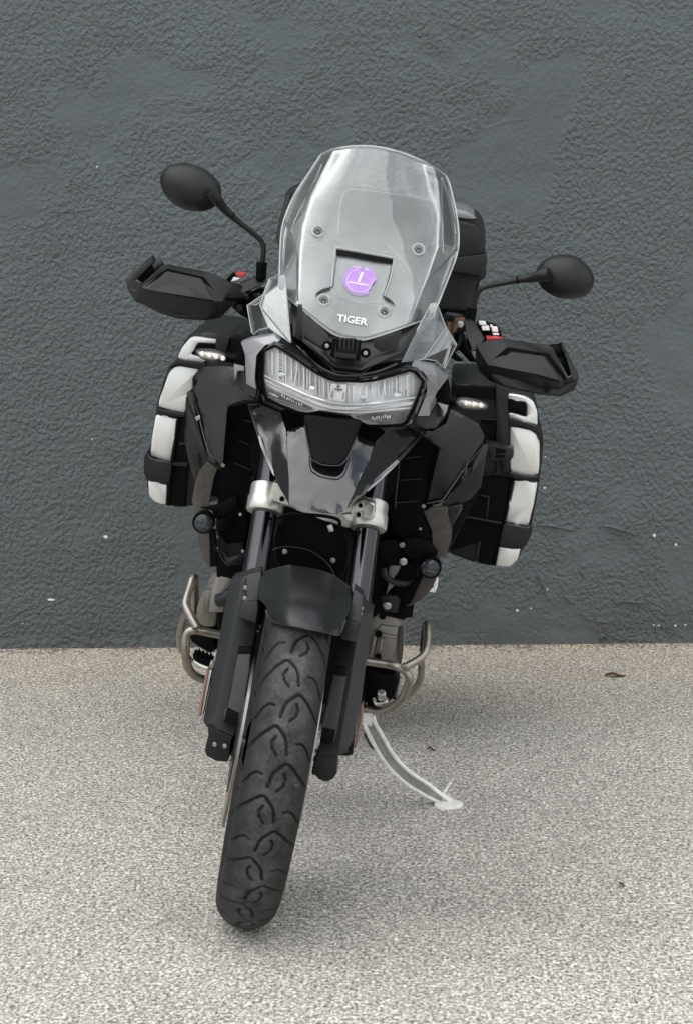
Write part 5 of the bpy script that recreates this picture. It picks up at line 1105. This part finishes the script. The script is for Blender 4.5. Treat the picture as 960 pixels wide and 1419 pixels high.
tube('crash_bar_branch',Q('K8',[(405,588,.47),(450,562,.47),(540,510,.48),(590,465,.49),(618,410,.50),(632,330,.52),(636,250,.54),(635,178,.57),(622,172,.62),(610,220,.70),(590,420,.75)]),.0080,nickel,cb2,n=6,seg=18)
tube('crash_bar_rear_loop',Q('K8',[(575,540,.60),(572,620,.62),(560,700,.65),(510,790,.70),(440,860,.75)]),.0070,nickel,cb2,n=6,seg=14)
lathe('weld_collar',Q('K8',[(425,576)],.47)[0],Q('K8',[(540,510)],.48)[0]-Q('K8',[(405,588)],.47)[0],[(.0084,-.003),(.0097,-.001),(.0097,.001),(.0084,.003)],nickel,cb2,seg=18)

# ---- luggage
def pannier(side):
    if side<0:
        r='E'
        body=slab('pannier',Q(r,[(350,78),(470,92),(590,128),(600,300),(560,1010),(310,1064),(240,1064),(180,1062),(100,1040),(62,985),(52,930),(52,780),(80,700),(108,520),(112,478),(150,360),(172,280),(225,236),(250,155),(300,90)],1.24),matte,bike,th=.46,bev=.016,round_=.012)
        sk=[[(228,228),(256,165),(302,112),(330,106),(450,124),(444,147),(345,140),(320,180),(303,206),(340,217),(388,243),(370,252),(270,236)],
            [(121,500),(130,450),(152,395),(180,312),(212,276),(240,272),(352,290),(312,345),(315,400),(284,420),(280,450),(270,538),(180,520)],
            [(106,545),(160,552),(231,566),(215,680),(192,812),(140,802),(75,778),(85,680)],
            [(62,914),(110,925),(172,936),(165,1052),(130,1046),(95,1032),(68,1000)]]
        band_=[(48,756),(70,790),(110,804),(196,816),(192,870),(180,936),(110,926),(60,912),(40,885),(38,800)]
        rail=[[(108,505),(120,515),(270,545),(265,560),(230,556),(112,532)],[(172,282),(230,236),(270,240),(370,254),(385,262),(378,282),(350,286),(240,262),(200,272)],[(448,90),(522,112),(500,192),(440,172)]]
        slabs=[[(520,112),(590,128),(585,200),(505,190)],[(232,566),(300,560),(300,700),(270,1060),(178,1056),(196,820)]]
        trim=[[(224,566),(240,566),(205,820),(180,1058),(165,1056),(190,816)],]
        hnd=[[(345,142),(442,148),(438,172),(370,170),(330,200),(308,205),(322,180)]]
        strap=[[(285,815),(300,818),(205,826),(200,816)]]
    else:
        r='F'
        body=slab('pannier',Q(r,[(270,55),(400,55),(530,62),(590,90),(700,112),(745,128),(770,180),(778,285),(800,330),(802,420),(780,600),(760,740),(735,860),(735,890),(700,995),(680,1010),(660,1072),(612,1107),(520,1105),(420,1085),(250,1030),(250,500)],1.24),matte,bike,th=.46,bev=.016,round_=.012)
        sk=[[(595,106),(650,112),(705,124),(745,150),(768,210),(768,292),(690,270),(600,244),(600,214),(640,222),(705,240),(706,162),(650,148),(595,138)],
            [(605,292),(660,296),(725,312),(770,342),(781,385),(778,520),(774,572),(740,586),(680,580),(612,562),(605,525)],
            [(632,604),(700,610),(770,618),(745,750),(715,876),(650,862),(580,852),(605,740)],
            [(545,988),(610,998),(672,1000),(655,1065),(612,1107),(570,1108),(525,1102)]]
        band_=[(572,858),(650,874),(715,886),(740,866),(738,905),(720,950),(695,996),(640,996),(548,986)]
        rail=[[(600,556),(680,580),(740,588),(778,580),(775,602),(720,606),(640,598),(605,580)],[(600,246),(690,272),(768,296),(796,340),(800,380),(782,380),(770,340),(725,310),(660,293),(603,290)],[(527,60),(592,88),(600,240),(605,560),(575,560),(540,400),(530,210)]]
        slabs=[[(270,60),(525,68),(530,140),(280,115)],[(440,260),(530,262),(525,380),(450,390)],[(450,565),(610,600),(580,850),(550,985),(520,1100),(420,1080),(440,960),(250,1020),(340,800),(420,690)]]
        trim=[[(618,600),(634,602),(582,856),(550,985),(525,1104),(510,1100),(540,985),(570,850)]]
        hnd=[[(590,142),(700,156),(704,232),(690,228),(598,205)]]
        strap=[[(330,808),(560,850),(560,862),(340,822)]]
    for s_ in sk: slab('pannier_skin',Q(r,s_,1.228),panel,body,th=.44,bev=.007,round_=.006)
    slab('pannier_corner_guard',Q(r,band_,1.205),matte,body,th=.48,bev=.008,round_=.006)
    for s_ in rail: slab('pannier_rail',Q(r,s_,1.214),matte,body,th=.30,bev=.003,round_=.003)
    for s_ in slabs: slab('pannier_inner_panel',Q(r,s_,1.226),deep,body,th=.10,bev=.003,round_=.003)
    for s_ in trim: slab('pannier_seam',Q(r,s_,1.218),deep,body,th=.05,bev=.002)
    for s_ in hnd: slab('handle_recess',Q(r,s_,1.224),deep,body,th=.03,bev=.002)
    for s_ in strap: slab('pannier_ridge',Q(r,s_,1.214),matte,body,th=.03,bev=.001)
    for s_ in (sk[1],sk[2]):   # soft crease pressed into the skin
        pass
    return body
pL=pannier(-1); pR=pannier(1)
slab('pannier_ridge',Q('F',[(440,690),(492,700),(478,828),(470,826),(482,708),(440,698)],1.218),matte,pR,th=.03,bev=.001)
slab('pannier_ridge',Q('F',[(430,955),(440,960),(422,1078),(410,1075)],1.218),matte,pR,th=.03,bev=.001)
slab('pannier_ridge',Q('F',[(450,570),(520,572),(532,560),(530,265),(524,262),(450,258),(450,252),(540,255),(540,575),(450,580)],1.218),matte,pR,th=.03,bev=.001)
slab('pannier_skin',Q('E',[(350,70),(400,74),(468,86),(466,93),(400,84),(350,80)],1.30),panel,pL,th=.3,bev=.002)
slab('pannier_ridge',Q('E',[(235,705),(300,700),(300,712),(235,716)],1.216),matte,pL,th=.02,bev=.001)
slab('pannier_ridge',Q('E',[(200,818),(284,820),(284,838),(200,832)],1.216),matte,pL,th=.02,bev=.001)
# carrier tongue beside the right pannier
slab('passenger_grab_tongue',Q('F',[(470,395),(520,398),(632,430),(630,470),(612,494),(560,492),(500,494),(490,440)],1.16),matte,bike,th=.06,bev=.004,round_=.003)
slab('tongue_slot',Q('F',[(528,418),(585,432),(585,448),(528,450)],1.156),deep,bike,th=.01,bev=.001)
slab('tongue_slot',Q('F',[(528,460),(585,462),(572,480),(528,478)],1.156),deep,bike,th=.01,bev=.001)
# top case behind the screen
tcs=slab('top_case',[P(a,b,1.40) for a,b in ((392,290),(396,266),(405,258),(500,268),(640,297),(662,300),(672,316),(672,352),(673,386),(660,392),(652,430),(640,432),(560,425),(420,405),(400,398),(390,350),(384,326))],matte,bike,th=.36,bev=.018,round_=.012)
slab('top_case_lid_edge',[P(a,b,1.385) for a,b in ((560,275),(600,284),(645,292),(660,302),(655,304),(600,298),(560,290))],cowl,tcs,th=.34,bev=.004)
slab('top_case_face',[P(a,b,1.385) for a,b in ((404,268),(500,284),(640,306),(662,312),(669,326),(669,352),(634,357),(500,345),(396,320))],matte,tcs,th=.03,bev=.006,round_=.01)
slab('top_case_belt',[P(a,b,1.380) for a,b in ((388,326),(500,346),(630,357),(674,352),(674,366),(666,386),(624,380),(500,364),(388,345))],matte,tcs,th=.05,bev=.004,round_=.003)
slab('top_case_latch_line',[P(a,b,1.376) for a,b in ((500,362),(628,376),(664,382),(664,384),(626,378.5),(500,365))],deep,tcs,th=.01,bev=.0005)
slab('backrest_pad',[P(a,b,1.30) for a,b in ((388,300),(396,272),(403,268),(400,330),(388,350),(382,330))],seatm,tcs,th=.05,bev=.006)
slab('top_case_base',[P(a,b,1.42) for a,b in ((608,430),(614,385),(666,385),(650,440),(640,470),(600,480))],deep,bike,th=.3,bev=.01)

# ---- side stand, standing on the ground
foot=G(627,1113)
def SS(u,v,t): # t 0 at the pivot .. 1 at the foot
    x0,y0,s=REG['S']; return P(x0+u/s,y0+v/s,.62+(foot.y-.62)*t)
ol=[(332,715,0),(350,760,.08),(395,850,.25),(440,925,.4),(500,1000,.55),(580,1070,.72),(680,1130,.88),(755,1165,1)]
orr=[(385,682,0),(402,735,.08),(440,800,.22),(485,880,.38),(530,940,.5),(600,1005,.66),(690,1065,.82),(800,1150,1)]
sd_o=shell('side_stand',[SS(*p) for p in ol]+[SS(*p) for p in orr],[(i,i+1,8+i+1,8+i) for i in range(7)],MATS.get('stand_grey') or mat('stand_grey',(.33,.33,.31),.45,metal=.3,dust=.1),bike,th=.010,bev=.001,smooth=50,back=Vector((0,1,0)))
sm_=mat('stand_silver_paint',(.78,.78,.74),.42,metal=.15,dust=.04)
tube('stand_rail',[SS(*p)+Vector((0,-.003,0)) for p in ol],.0042,sm_,sd_o,seg=10); tube('stand_rail',[SS(*p)+Vector((0,-.003,0)) for p in orr],.0045,sm_,sd_o,seg=10)
slab('stand_pivot',[SS(*p)+Vector((0,-.004,0)) for p in ((325,700,0),(335,665,0),(385,672,0),(392,690,0),(380,745,.05),(350,740,.05))],sm_,sd_o,th=.03,bev=.004)
fp=[G(420+u/4,820+v/4) for u,v in ((722,1195),(738,1172),(800,1160),(870,1172),(886,1188),(850,1206),(762,1212))]
upv=RBt@Vector((0,0,1))
bmf=slab('stand_foot',[p+upv*.006 for p in fp],sm_,sd_o,th=.0058,bev=.0012,round_=.006,back=-upv)
slab('stand_gusset',[SS(735,1165,1),SS(770,1118,.93),SS(830,1168,1)+upv*.006,SS(790,1180,1)],sm_,sd_o,th=.012,bev=.002)
tube('stand_tang',[SS(772,1125,.95),SS(800,1080,.97),SS(815,1055,.98)],[.003,.0026,.0032],sm_,sd_o,seg=8)
tube('stand_spring',Q('S',[(340,790,.66),(365,840,.67),(388,872,.68)]),.0026,dirty,bike,seg=8)
